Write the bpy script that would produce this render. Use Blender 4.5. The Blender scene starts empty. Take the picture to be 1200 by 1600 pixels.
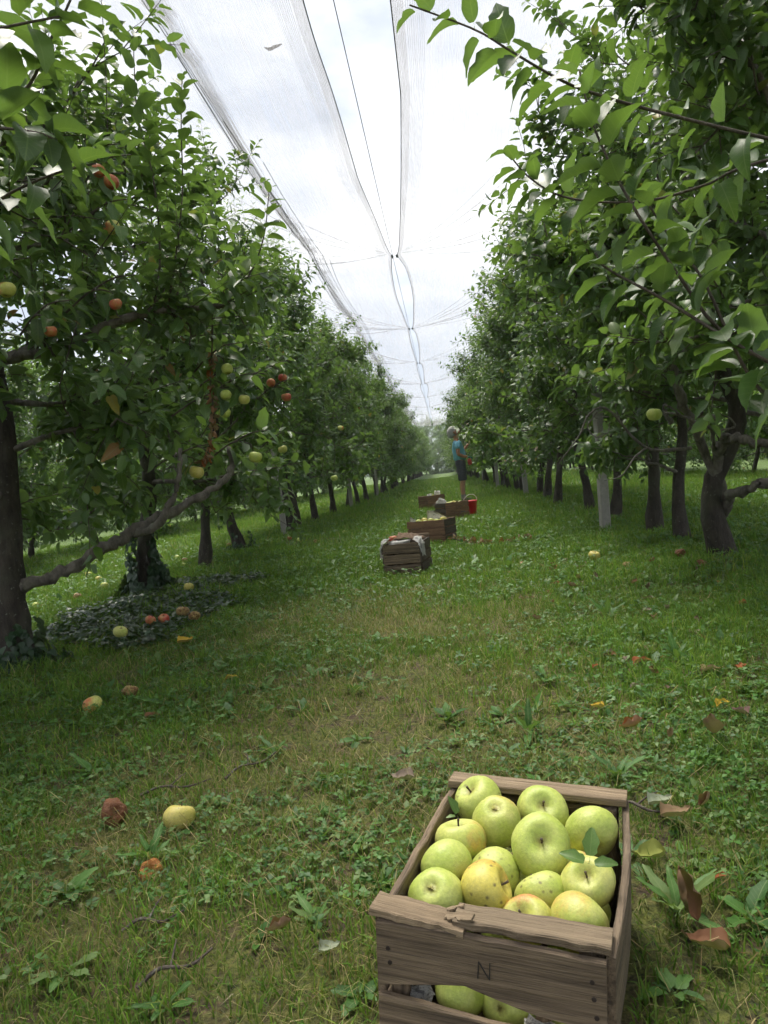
import bpy, bmesh, math, random
import numpy as np
from mathutils import Matrix, Vector, Euler

# ------------------------------------------------------------------ camera, sky, sun, exposure
SC = bpy.context.scene
COL = SC.collection
CAM_H = 0.85
RC = np.array([[0.99130028, 0.10418986, -0.08042526],
               [0.07466373, 0.05807179, 0.99551645],
               [-0.10839316, 0.99286058, -0.04978738]])      # rows: world axes in (right, up, forward)
cam = bpy.data.cameras.new('camera')
cam.sensor_fit = 'VERTICAL'; cam.sensor_height = 36.0; cam.lens = 27.0
cam.clip_start = 0.05; cam.clip_end = 2000
camo = bpy.data.objects.new('camera', cam); COL.objects.link(camo)
m = Matrix.Identity(4)
for i in range(3):
    m[i][0] = RC[i][0]; m[i][1] = RC[i][1]; m[i][2] = -RC[i][2]
m[2][3] = CAM_H
camo.matrix_world = m
SC.camera = camo

SUN_EL, SUN_AZ = math.radians(64), math.radians(-20)          # azimuth from +y towards +x
w = bpy.data.worlds.new('World'); SC.world = w; w.use_nodes = True
nt = w.node_tree; N = nt.nodes; LK = nt.links
for n in list(N): N.remove(n)
out = N.new('ShaderNodeOutputWorld'); bg = N.new('ShaderNodeBackground')
sky = N.new('ShaderNodeTexSky'); sky.sky_type = 'NISHITA'; sky.sun_disc = False
sky.sun_elevation = SUN_EL; sky.sun_rotation = SUN_AZ
tc = N.new('ShaderNodeTexCoord'); mp = N.new('ShaderNodeMapping'); mp.inputs['Scale'].default_value = (1, 1, 2.2)
nz = N.new('ShaderNodeTexNoise'); nz.inputs['Scale'].default_value = 2.6; nz.inputs['Detail'].default_value = 7; nz.inputs['Roughness'].default_value = 0.55
rp = N.new('ShaderNodeValToRGB')
rp.color_ramp.elements[0].position = 0.41; rp.color_ramp.elements[0].color = (2.15, 2.35, 2.7, 1)
rp.color_ramp.elements[1].position = 0.66; rp.color_ramp.elements[1].color = (4.45, 4.43, 4.4, 1)
mx = N.new('ShaderNodeMix'); mx.data_type = 'RGBA'; mx.inputs[0].default_value = 0.95
LK.new(tc.outputs['Generated'], mp.inputs[0]); LK.new(mp.outputs[0], nz.inputs['Vector']); LK.new(nz.outputs[0], rp.inputs[0])
LK.new(sky.outputs[0], mx.inputs['A']); LK.new(rp.outputs[0], mx.inputs['B'])
LK.new(mx.outputs['Result'], bg.inputs[0]); bg.inputs[1].default_value = 0.12
LK.new(bg.outputs[0], out.inputs[0])

sl = bpy.data.lights.new('sun', 'SUN'); sl.energy = 2.8; sl.angle = math.radians(28); sl.color = (1, .94, .84)
so = bpy.data.objects.new('sun', sl); COL.objects.link(so)
so.rotation_euler = Vector((-math.cos(SUN_EL) * math.sin(SUN_AZ), -math.cos(SUN_EL) * math.cos(SUN_AZ), -math.sin(SUN_EL))).to_track_quat('-Z', 'Y').to_euler()
so.location = (-5, 12, 20)

vs = SC.view_settings; vs.view_transform = 'Standard'; vs.look = 'None'; vs.gamma = 1; vs.exposure = 1.53; vs.use_curve_mapping = False
SC.cycles.max_bounces = 9; SC.cycles.diffuse_bounces = 5; SC.cycles.glossy_bounces = 1; SC.cycles.transmission_bounces = 6; SC.cycles.transparent_max_bounces = 8
SC.cycles.caustics_reflective = False; SC.cycles.caustics_refractive = False
SC.cycles.use_adaptive_sampling = True; SC.cycles.adaptive_threshold = 0.04; SC.cycles.adaptive_min_samples = 16
SC.cycles.use_denoising = True

# ------------------------------------------------------------------ helpers
RNG = np.random.default_rng(11)
random.seed(5)

def tag(o, label=None, cat=None, group=None, kind=None):
    if label: o['label'] = label
    if cat: o['category'] = cat
    if group: o['group'] = group
    if kind: o['kind'] = kind
    return o

def empty(name, loc, rz=0.0):
    o = bpy.data.objects.new(name, None); COL.objects.link(o)
    o.empty_display_size = 0.1; o.location = loc; o.rotation_euler = (0, 0, rz)
    return o

def link(name, me, parent=None, mat=None):
    o = bpy.data.objects.new(name, me); COL.objects.link(o)
    if mat is not None:
        me.materials.clear(); me.materials.append(mat)
    if parent is not None: o.parent = parent
    return o

def mesh_np(name, V, T, mat=None, attrs=None, smooth=True):
    """triangle mesh from arrays; attrs: name -> (type, array per vertex)"""
    V = np.ascontiguousarray(V, dtype=np.float32); T = np.ascontiguousarray(T, dtype=np.int32)
    me = bpy.data.meshes.new(name)
    me.vertices.add(len(V)); me.vertices.foreach_set('co', V.ravel())
    me.loops.add(T.size); me.loops.foreach_set('vertex_index', T.ravel())
    me.polygons.add(len(T)); me.polygons.foreach_set('loop_start', np.arange(0, T.size, 3, dtype=np.int32))
    me.polygons.foreach_set('use_smooth', np.full(len(T), smooth, dtype=bool))
    for k, (ty, arr) in (attrs or {}).items():
        a = me.attributes.new(k, ty, 'POINT')
        a.data.foreach_set('color' if ty == 'FLOAT_COLOR' else 'vector', np.ascontiguousarray(arr, dtype=np.float32).ravel())
    me.update(calc_edges=True)
    if mat is not None: me.materials.append(mat)
    return me

def merge(parts):
    Vs, Ts, o = [], [], 0
    for V, T in parts:
        Vs.append(V); Ts.append(T + o); o += len(V)
    return np.vstack(Vs), np.vstack(Ts)

def nrm(a):
    return a / np.maximum(np.linalg.norm(a, axis=-1, keepdims=True), 1e-9)

def resample(P, R, n):
    P = np.asarray(P, float); R = np.asarray(R, float)
    # catmull-rom
    k = len(P); Q = np.vstack([2 * P[0] - P[1], P, 2 * P[-1] - P[-2]])
    t = np.linspace(0, k - 1, n); i = np.minimum(t.astype(int), k - 2); f = (t - i)[:, None]
    p0, p1, p2, p3 = Q[i], Q[i + 1], Q[i + 2], Q[i + 3]
    C = .5 * (2 * p1 + (p2 - p0) * f + (2 * p0 - 5 * p1 + 4 * p2 - p3) * f ** 2 + (3 * p1 - p0 - 3 * p2 + p3) * f ** 3)
    return C, np.interp(t, np.arange(k), R)

def tube(P, R, sides=7, bump=0.0, rng=None, cap=True):
    P = np.asarray(P, float); R = np.asarray(R, float); n = len(P)
    D = nrm(np.gradient(P, axis=0))
    ref = np.array([0.31, 0.17, 0.93]) if abs(D[0][2]) < .9 else np.array([0.97, 0.13, 0.2])
    U = nrm(np.cross(D, ref)); W = np.cross(D, U)
    a = np.arange(sides) * 2 * math.pi / sides
    rr = R[:, None] * (1 + (bump * rng.normal(size=(n, sides)) if bump else 0))
    V = P[:, None] + (np.cos(a)[None, :, None] * U[:, None] + np.sin(a)[None, :, None] * W[:, None]) * rr[..., None] * np.ones((n, sides, 1))
    i = np.arange(n - 1)[:, None] * sides; j = np.arange(sides)[None]; j2 = (j + 1) % sides
    q = np.stack([i + j, i + j2, i + sides + j2, i + sides + j], -1).reshape(-1, 4)
    T = np.vstack([q[:, [0, 1, 2]], q[:, [0, 2, 3]]])
    V = V.reshape(-1, 3)
    if cap:
        V = np.vstack([V, P[-1]]); e = (n - 1) * sides
        T = np.vstack([T, np.stack([e + np.arange(sides), e + (np.arange(sides) + 1) % sides, np.full(sides, len(V) - 1)], -1)])
    return V, T

def vnoise(x, y, s, seed=0):
    """value noise in 0..1"""
    x = np.asarray(x) * s + 100.7; y = np.asarray(y) * s + 57.3
    xi = np.floor(x).astype(int); yi = np.floor(y).astype(int); fx = x - xi; fy = y - yi
    fx = fx * fx * (3 - 2 * fx); fy = fy * fy * (3 - 2 * fy)
    def h(a, b):
        v = np.sin(a * 127.1 + b * 311.7 + seed * 74.7) * 43758.5453
        return v - np.floor(v)
    return (h(xi, yi) * (1 - fx) + h(xi + 1, yi) * fx) * (1 - fy) + (h(xi, yi + 1) * (1 - fx) + h(xi + 1, yi + 1) * fx) * fy

ROW_L, ROW_R = -2.52, 1.84
ROW_LL, ROW_RR = -6.9, 6.2

def hgt(x, y):
    x = np.asarray(x, float); y = np.asarray(y, float)
    h = 0.02 * (vnoise(x, y, 1.1, 1) - .5) + 0.05 * (vnoise(x, y, .35, 2) - .5) * np.clip((y - 2) / 4, 0, 1) + .012 * (vnoise(x, y, 4.5, 3) - .5)
    for r in (ROW_L, ROW_R, ROW_LL, ROW_RR):
        h = h + 0.06 * np.exp(-((x - r) / .55) ** 2)
    return h

def project(P):
    C = (np.asarray(P) - [0, 0, CAM_H]) @ RC
    return 600 + 1200 * C[..., 0] / C[..., 2], 800 - 1200 * C[..., 1] / C[..., 2], C[..., 2]

# ------------------------------------------------------------------ materials
class Mat:
    def __init__(s, name):
        s.m = bpy.data.materials.new(name); s.m.use_nodes = True
        s.t = s.m.node_tree; s.N = s.t.nodes
        s.b = s.N['Principled BSDF']; s.out = s.N['Material Output']
    def n(s, ty, **kw):
        nd = s.N.new(ty)
        for k, v in kw.items():
            if k in nd.inputs: nd.inputs[k].default_value = v
            else: setattr(nd, k, v)
        return nd
    def l(s, a, b): s.t.links.new(a, b)
    def coord(s, which='Object', scale=(1, 1, 1)):
        c = s.n('ShaderNodeTexCoord'); mp = s.n('ShaderNodeMapping'); mp.inputs['Scale'].default_value = scale
        s.l(c.outputs[which], mp.inputs[0]); return mp.outputs[0]
    def noise(s, vec, scale, detail=4, rough=.5):
        nd = s.n('ShaderNodeTexNoise'); nd.inputs['Scale'].default_value = scale; nd.inputs['Detail'].default_value = detail; nd.inputs['Roughness'].default_value = rough
        s.l(vec, nd.inputs['Vector']); return nd.outputs[0]
    def ramp(s, v, stops):
        r = s.n('ShaderNodeValToRGB'); e = r.color_ramp.elements
        while len(e) < len(stops): e.new(.5)
        for i, (p, c) in enumerate(stops):
            e[i].position = p; e[i].color = (*c, 1) if len(c) == 3 else c
        s.l(v, r.inputs[0]); return r.outputs[0]
    def mix(s, f, a, b, mode='MIX'):
        x = s.n('ShaderNodeMix'); x.data_type = 'RGBA'; x.blend_type = mode
        for v, i in ((f, 0), (a, 'A'), (b, 'B')):
            if hasattr(v, 'links') or hasattr(v, 'is_linked'): s.l(v, x.inputs[i])
            else: x.inputs[i].default_value = v if i == 0 else ((*v, 1) if len(v) == 3 else v)
        return x.outputs['Result']
    def math(s, op, a, b=None, clamp=False):
        x = s.n('ShaderNodeMath'); x.operation = op; x.use_clamp = clamp
        for i, v in enumerate((a, b)):
            if v is None: continue
            if hasattr(v, 'is_linked'): s.l(v, x.inputs[i])
            else: x.inputs[i].default_value = v
        return x.outputs[0]
    def bump(s, h, strength=.3, dist=.01):
        b = s.n('ShaderNodeBump'); b.inputs['Strength'].default_value = strength; b.inputs['Distance'].default_value = dist
        s.l(h, b.inputs['Height']); s.l(b.outputs[0], s.b.inputs['Normal'])
    def base(s, c):
        if hasattr(c, 'is_linked'): s.l(c, s.b.inputs['Base Color'])
        else: s.b.inputs['Base Color'].default_value = (*c, 1)
    def set(s, **kw):
        for k, v in kw.items(): s.b.inputs[k.replace('_', ' ')].default_value = v
        return s

def leaf_material(name, under=(0.22, 0.30, 0.19), trans=0.36, veins=True, rough=.42, spec=.4):
    M = Mat(name)
    col = M.n('ShaderNodeAttribute'); col.attribute_name = 'lc'
    geo = M.n('ShaderNodeNewGeometry')
    c = col.outputs['Color']
    if veins:
        luv = M.n('ShaderNodeAttribute'); luv.attribute_name = 'luv'
        sp = M.n('ShaderNodeSeparateXYZ'); M.l(luv.outputs['Vector'], sp.inputs[0])
        ay = M.math('ABSOLUTE', sp.outputs[1])
        mid = M.math('LESS_THAN', ay, 0.014)
        ph = M.math('MULTIPLY', M.math('SUBTRACT', sp.outputs[0], M.math('MULTIPLY', ay, 0.9)), 46.0)
        vn = M.math('GREATER_THAN', M.math('SINE', ph), 0.9)
        v = M.math('MAXIMUM', mid, M.math('MULTIPLY', vn, .45))
        c = M.mix(M.math('MULTIPLY', v, .45), c, (.20, .28, .10))
    un = M.mix(.5, c, under)
    c2 = M.mix(geo.outputs['Backfacing'], c, un)
    M.base(c2); M.set(Roughness=rough)
    M.b.inputs['Specular IOR Level'].default_value = spec
    rgh = M.n('ShaderNodeMapRange'); M.l(geo.outputs['Backfacing'], rgh.inputs[0]); rgh.inputs[3].default_value = rough; rgh.inputs[4].default_value = .75
    M.l(rgh.outputs[0], M.b.inputs['Roughness'])
    tr = M.n('ShaderNodeBsdfTranslucent')
    M.l(M.mix(.55, c, (.25, .42, .05)), tr.inputs[0])
    ms = M.n('ShaderNodeMixShader'); ms.inputs[0].default_value = trans
    M.l(M.b.outputs[0], ms.inputs[1]); M.l(tr.outputs[0], ms.inputs[2]); M.l(ms.outputs[0], M.out.inputs[0])
    return M.m

def bark_material(name, dark, light, moss=.25):
    M = Mat(name); v = M.coord('Object', (1, 1, .35))
    a = M.noise(v, 26, 8, .65); b = M.noise(M.coord('Object'), 5, 4)
    c = M.ramp(a, [(.3, dark), (.7, light)])
    c = M.mix(M.math('MULTIPLY', M.ramp(b, [(.48, (0, 0, 0)), (.62, (1, 1, 1))]), moss), c, (.09, .10, .06))
    lich = M.ramp(M.noise(M.coord('Object'), 60, 3), [(.66, (0, 0, 0)), (.7, (1, 1, 1))])
    c = M.mix(M.math('MULTIPLY', lich, .3), c, (.3, .32, .27))
    M.base(c); M.set(Roughness=.9); M.bump(a, .9, .02)
    return M.m

MAT_LEAF = leaf_material('apple_leaf')
MAT_LEAF_FAR = leaf_material('apple_leaf_distant', veins=False, spec=.33)
MAT_IVY = leaf_material('ivy_leaf', under=(.1, .16, .07), trans=.12, veins=False, rough=.38)
MAT_GRASS = leaf_material('grass_blade', under=(.12, .2, .05), trans=.3, veins=False, rough=.6, spec=.12)
MAT_CLOVER = leaf_material('clover_leaf', under=(.14, .22, .08), trans=.25, veins=False, rough=.5, spec=.24)
MAT_WEED = leaf_material('weed_leaf', under=(.14, .22, .1), trans=.25, veins=True, rough=.55, spec=.25)
MAT_DRYLEAF = leaf_material('dry_leaf', under=(.24, .17, .11), trans=.12, veins=False, rough=.75, spec=.2)
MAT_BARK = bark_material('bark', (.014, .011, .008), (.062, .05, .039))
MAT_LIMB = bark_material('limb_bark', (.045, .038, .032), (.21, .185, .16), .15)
MAT_TWIG = bark_material('twig_bark', (.04, .03, .024), (.13, .105, .085), .1)

def simple(name, col, rough=.6, metallic=0.0, noise_amt=.25, scale=20, bump=0.0):
    M = Mat(name); a = M.noise(M.coord('Object'), scale, 5)
    d = tuple(x * (1 - noise_amt) for x in col); e = tuple(min(1, x * (1 + noise_amt)) for x in col)
    M.base(M.ramp(a, [(.3, d), (.7, e)])); M.set(Roughness=rough, Metallic=metallic)
    if bump: M.bump(a, bump, .005)
    return M.m

# ground
def ground_material():
    M = Mat('orchard_ground'); v = M.coord('Object')
    big = M.noise(v, 1.7, 5, .6); mid = M.noise(v, 9, 6, .65); fine = M.noise(v, 70, 6, .7); str_ = M.noise(M.coord('Object', (1, .3, 1)), 120, 3)
    soil = M.ramp(fine, [(.32, (.02, .014, .008)), (.52, (.09, .06, .032)), (.72, (.24, .17, .09))])
    straw = M.ramp(str_, [(.3, (.07, .05, .025)), (.65, (.24, .18, .085))])
    moss = M.ramp(fine, [(.32, (.02, .03, .006)), (.6, (.15, .165, .03)), (.85, (.27, .255, .075))])
    green = M.ramp(fine, [(.25, (.018, .036, .006)), (.6, (.07, .145, .02)), (.85, (.14, .23, .04))])
    c = M.mix(M.ramp(mid, [(.36, (0, 0, 0)), (.52, (1, 1, 1))]), soil, moss)
    c = M.mix(M.math('MULTIPLY', M.ramp(big, [(.5, (0, 0, 0)), (.64, (1, 1, 1))]), .45), c, straw)
    sp = M.n('ShaderNodeSeparateXYZ'); M.l(v, sp.inputs[0])
    far = M.n('ShaderNodeMapRange'); far.inputs[1].default_value = 4.5; far.inputs[2].default_value = 8.5; M.l(M.math('ADD', sp.outputs[1], M.math('MULTIPLY', M.math('ABSOLUTE', sp.outputs[0]), 1.1)), far.inputs[0])
    c = M.mix(M.math('MULTIPLY', far.outputs[0], M.ramp(mid, [(.3, (.55, .55, .55)), (.6, (1, 1, 1))])), c, green)
    M.base(c); M.set(Roughness=.95); M.bump(fine, 1.0, .02)
    return M.m

# ------------------------------------------------------------------ ground sheet
def axis_lines(spec):
    o = []
    for a, b, s in spec: o += list(np.arange(a, b, s))
    return np.array(o + [spec[-1][1]])
gx = axis_lines([(-400, -60, 40), (-60, -10, 5), (-10, -4, .4), (-4, 3.5, .06), (3.5, 10, .4), (10, 60, 5), (60, 400, 40)])
gy = axis_lines([(-60, -4, 4), (-4, .6, .3), (.6, 7, .06), (7, 20, .25), (20, 60, 1.5), (60, 200, 14), (200, 900, 100)])
X, Y = np.meshgrid(gx, gy)
Z = hgt(X, Y)
nx, ny = len(gx), len(gy)
i = (np.arange(ny - 1)[:, None] * nx + np.arange(nx - 1)[None]).ravel()
GT = np.vstack([np.stack([i, i + 1, i + nx + 1], -1), np.stack([i, i + nx + 1, i + nx], -1)])
ground = link('ground', mesh_np('ground', np.stack([X, Y, Z], -1).reshape(-1, 3), GT, ground_material()))
tag(ground, 'mown orchard lane of grass, moss and bare soil between the tree rows', kind='structure')

# ------------------------------------------------------------------ leaves
def leaf_template(stations, curve, fold, wave=0.0, seed=0, halfw=.345, petiole=.22):
    r = np.random.default_rng(seed)
    t = np.array(stations)
    w = halfw * np.maximum(np.sin(math.pi * np.clip(t, 0, 1) ** .84), 0) ** .56 * (1 - .1 * t)
    V = []; 
    z = lambda tt: -curve * tt * tt
    n = len(t)
    for k in range(n): V.append((t[k], 0, z(t[k])))
    side = {}
    for k in range(1, n - 1):
        for s in (-1, 1):
            ww = w[k] * (1 + wave * r.normal() * .5)
            side[(k, s)] = len(V); V.append((t[k] - .03 + .02 * r.normal() * (wave > 0), s * ww * math.cos(fold), z(t[k]) + ww * math.sin(fold) + wave * .12 * r.normal()))
    T = []
    for s in (-1, 1):
        f = (lambda a, b, c: (a, b, c)) if s > 0 else (lambda a, b, c: (a, c, b))
        T.append(f(0, 1, side[(1, s)]))
        for k in range(1, n - 2):
            T.append(f(k, k + 1, side[(k + 1, s)])); T.append(f(k, side[(k + 1, s)], side[(k, s)]))
        T.append(f(n - 2, n - 1, side[(n - 2, s)]))
    V = np.array(V, float); luv = V[:, :2].copy()
    if petiole:
        b = len(V)
        V = np.vstack([V, [(-petiole, -.012, .05), (-petiole, .012, .05), (.03, 0, 0)]])
        luv = np.vstack([luv, [(0, 0), (0, 0), (0, 0)]]); T.append((b, b + 2, b + 1))
    return V, np.array(T), np.hstack([luv, np.zeros((len(luv), 1))])

HI = [0, .05, .15, .3, .46, .62, .77, .89, .96, 1]
MIDS = [0, .22, .62, 1]
TPL_HI = [leaf_template(HI, c, f, .16, k) for k, (c, f) in enumerate([(.2, .5), (.45, .35), (.3, .75), (.62, .55)])]
TPL_NEAR = [leaf_template([0, .08, .3, .58, .84, 1], c, f, .2, k, petiole=0) for k, (c, f) in enumerate([(.12, .45), (.3, .3), (.22, .7)])]
TPL_LOW = [leaf_template([0, .42, 1], c, f, .1, k, petiole=0, halfw=.36) for k, (c, f) in enumerate([(.12, .4), (.3, .35)])]
TPL_MID = [leaf_template(MIDS, c, f, .2, k, petiole=0) for k, (c, f) in enumerate([(.12, .45), (.32, .35), (.2, .7)])]

def leaves_np(P, A, Nn, S, Cc, tpls):
    """P origin, A length axis, Nn normal, S length, Cc colour -> V, T, lc, luv"""
    B = nrm(np.cross(Nn, A)); Nn = np.cross(A, B)
    k = np.arange(len(P)) % len(tpls)
    Vs, Ts, Cs, Us = [], [], [], []; o = 0
    for q, (tv, tt, tu) in enumerate(tpls):
        I = np.where(k == q)[0]
        if not len(I): continue
        V = P[I, None] + S[I, None, None] * (tv[None, :, 0:1] * A[I, None] + tv[None, :, 1:2] * B[I, None] + tv[None, :, 2:3] * Nn[I, None])
        T = tt[None] + (np.arange(len(I)) * len(tv))[:, None, None] + o
        Vs.append(V.reshape(-1, 3)); Ts.append(T.reshape(-1, 3))
        Cs.append(np.repeat(Cc[I], len(tv), 0)); Us.append(np.tile(tu, (len(I), 1)))
        o += len(I) * len(tv)
    C = np.vstack(Cs); C = np.hstack([C, np.ones((len(C), 1))])
    return np.vstack(Vs), np.vstack(Ts), C, np.vstack(Us)

PAL = np.array([(.032, .078, .017), (.040, .098, .019), (.050, .118, .023), (.062, .138, .028), (.036, .082, .026), (.078, .16, .034),
                (.052, .10, .036), (.028, .068, .022), (.10, .16, .03), (.30, .24, .04), (.24, .11, .035)])
PAL[:8] = PAL[:8] * [1.32, 1.14, 1.3]
PALP = np.array([.16, .18, .17, .12, .12, .08, .08, .065, .016, .005, .004]); PALP /= PALP.sum()

# leaf meshes shared by all separately built leaves: colour x shape
LEAF_MESH = {}
def leaf_mesh(ci, si):
    if (ci, si) not in LEAF_MESH:
        tv, tt, tu = TPL_HI[si]
        c = np.tile(np.append(PAL[ci], 1.0), (len(tv), 1))
        LEAF_MESH[(ci, si)] = mesh_np('apple_leaf', tv, tt, MAT_LEAF, {'lc': ('FLOAT_COLOR', c), 'luv': ('FLOAT_VECTOR', tu)})
    return LEAF_MESH[(ci, si)]

def frame_matrix(p, a, n, s):
    b = np.cross(n, a); b /= np.linalg.norm(b); n = np.cross(a, b)
    M = Matrix.Identity(4)
    for r in range(3):
        M[r][0] = a[r] * s; M[r][1] = b[r] * s; M[r][2] = n[r] * s; M[r][3] = p[r]
    return M

# ------------------------------------------------------------------ apple tree skeletons
def crown_r(zf):
    return np.interp(zf, [0, .12, .35, .65, .85, 1.0], [.72, .95, 1.0, .86, .66, .40])

def skeleton(rng, H, R, zb, lean=0.0, n_limb=15, extra=(), density=1.0, top_shoots=34, trunk_r=.075, Ry=1.15, bend=1.0):
    k = 9
    z = np.linspace(-.08, H, k)
    wob = np.cumsum(rng.normal(0, .06, (k, 2)), 0) * np.clip(z, 0, 1)[:, None]; wob[:2] = 0; wob = wob + rng.normal(0, .13, (1, 2)) * np.clip(z, 0, 1.2)[:, None]; wob = wob * bend
    tp = np.stack([wob[:, 0] + lean * np.clip(z / H, 0, 1) ** 1.3, wob[:, 1], z], -1)
    tr = np.interp(z, [-.08, .03, .15, .5, 1.2, 2.2, H], np.array([1.75, 1.45, 1.12, 1.0, .8, .45, .1]) * trunk_r)
    TP, TR = resample(tp, tr, 34)
    limbs, shoots = [], []          # shoots: origin, direction, length, curl
    az = rng.uniform(0, 6.28)
    zs = np.sort(np.concatenate([np.linspace(zb, H - .35, n_limb) + rng.normal(0, .05, n_limb)]))
    for z0 in zs:
        az += 2.4 + rng.normal(0, .3)
        zf = (z0 - zb) / (H - zb)
        L = R * crown_r(zf) * rng.uniform(.82, 1.12) * (1 + (Ry - 1) * abs(math.sin(az)))
        o = np.array([np.interp(z0, TP[:, 2], TP[:, 0]), np.interp(z0, TP[:, 2], TP[:, 1]), z0])
        d0 = np.array([math.cos(az), math.sin(az), 0])
        rise = rng.uniform(-.12, .35) + .28 * zf
        pts = [o]; c = o.copy(); d = nrm(d0 + [0, 0, rise])
        for s in range(5):
            d = nrm(d + rng.normal(0, .2, 3) + np.array([0, 0, rng.uniform(-.16, .22)]))
            c = c + d * L / 5; pts.append(c.copy())
        r0 = (.024 - .011 * zf) * rng.uniform(.8, 1.15) * trunk_r / .075
        P, Rr = resample(pts, np.linspace(r0, r0 * .28, 6), 13)
        limbs.append((P, Rr))
    for ex in extra:
        P, Rr = resample(ex['pts'], ex['r'], 5 * len(ex['pts'])); P[1:] += rng.normal(0, 1, P[1:].shape) * (Rr[1:, None] * .24); Rr = Rr * rng.uniform(.8, 1.2, len(Rr)); limbs.append((P, Rr))
    base_limbs = list(limbs)
    subs = []
    for li, (P, Rr) in enumerate(base_limbs):
        ex = extra[li - len(zs)] if li >= len(zs) else None
        if ex and ex.get('bare'): continue
        L = np.linalg.norm(np.diff(P, axis=0), axis=1).sum()
        for q in range(max(2, int(L * 5.0))):
            t = rng.uniform(.22, .98); i = min(int(t * (len(P) - 1)), len(P) - 2)
            o = P[i]; d = nrm(P[i + 1] - P[i])
            s = nrm(np.cross(d, rng.normal(size=3)))
            dd = nrm(.6 * d + .9 * s + np.array([0, 0, .25 + .2 * rng.normal()]))
            l = rng.uniform(.18, .5)
            e = [o, o + dd * l * .5 + rng.normal(0, .02, 3), o + nrm(dd + np.array([0, 0, rng.normal() * .35])) * l]
            P2, R2 = resample(e, [Rr[i] * .55 + .001, .005, .003], 5); subs.append((P2, R2))
    # shoots
    src = [(P, .22) for P, _ in base_limbs[:len(zs)]] + [(P, 0.1) for P, _ in subs]
    for (P, Rr), ex in zip(base_limbs[len(zs):], extra):
        if not ex.get('bare'): src.append((P, .25))
    for P, t0 in src:
        L = np.linalg.norm(np.diff(P, axis=0), axis=1).sum()
        for q in range(int(rng.poisson(max(1.0, L * 15.5 * density)) + 1)):
            t = 1.0 if q == 0 else rng.uniform(t0, 1); i = min(int(t * (len(P) - 1)), len(P) - 2)
            o = P[i] + (P[i + 1] - P[i]) * (t * (len(P) - 1) - i)
            rad = nrm(np.array([o[0], o[1], 0]) + 1e-6); zf = np.clip((o[2] - zb) / (H - zb), 0, 1)
            dd = nrm(.55 * rad + rng.normal(0, .55, 3) + np.array([0, 0, .15 + .75 * zf]) + (.5 * nrm(P[-1] - P[-2]) if q == 0 else 0))
            if q and rng.random() < .12 + .62 * max(0, zf - .3): continue
            if rng.random() < .38: shoots.append((o, dd, rng.uniform(.04, .1), 0, 6))
            else:
                l = rng.uniform(.14, .36) * (1 + .35 * zf); shoots.append((o, dd, l, rng.uniform(-.3, .3), int(l / .026)))
    # upright water shoots
    for q in range(top_shoots):
        P = base_limbs[min(len(zs) - 1, int(len(zs) * rng.uniform(.4, 1)))][0]
        o = P[int(rng.uniform(.15, .9) * (len(P) - 1))]
        l = rng.uniform(.35, .95); dd = nrm(np.array([0, 0, 1.0]) + rng.normal(0, .17, 3))
        shoots.append((o, dd, l, rng.uniform(-.1, .15), int(l / .03)))
    o = TP[-1]; shoots.append((o, np.array([.05, .05, 1.0]), .6, 0, 20))
    return dict(trunk=(TP, TR), limbs=limbs, subs=subs, shoots=shoots)

def hero_shoot(pts, n):
    return dict(hero=True, pts=pts, n=n)

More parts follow.
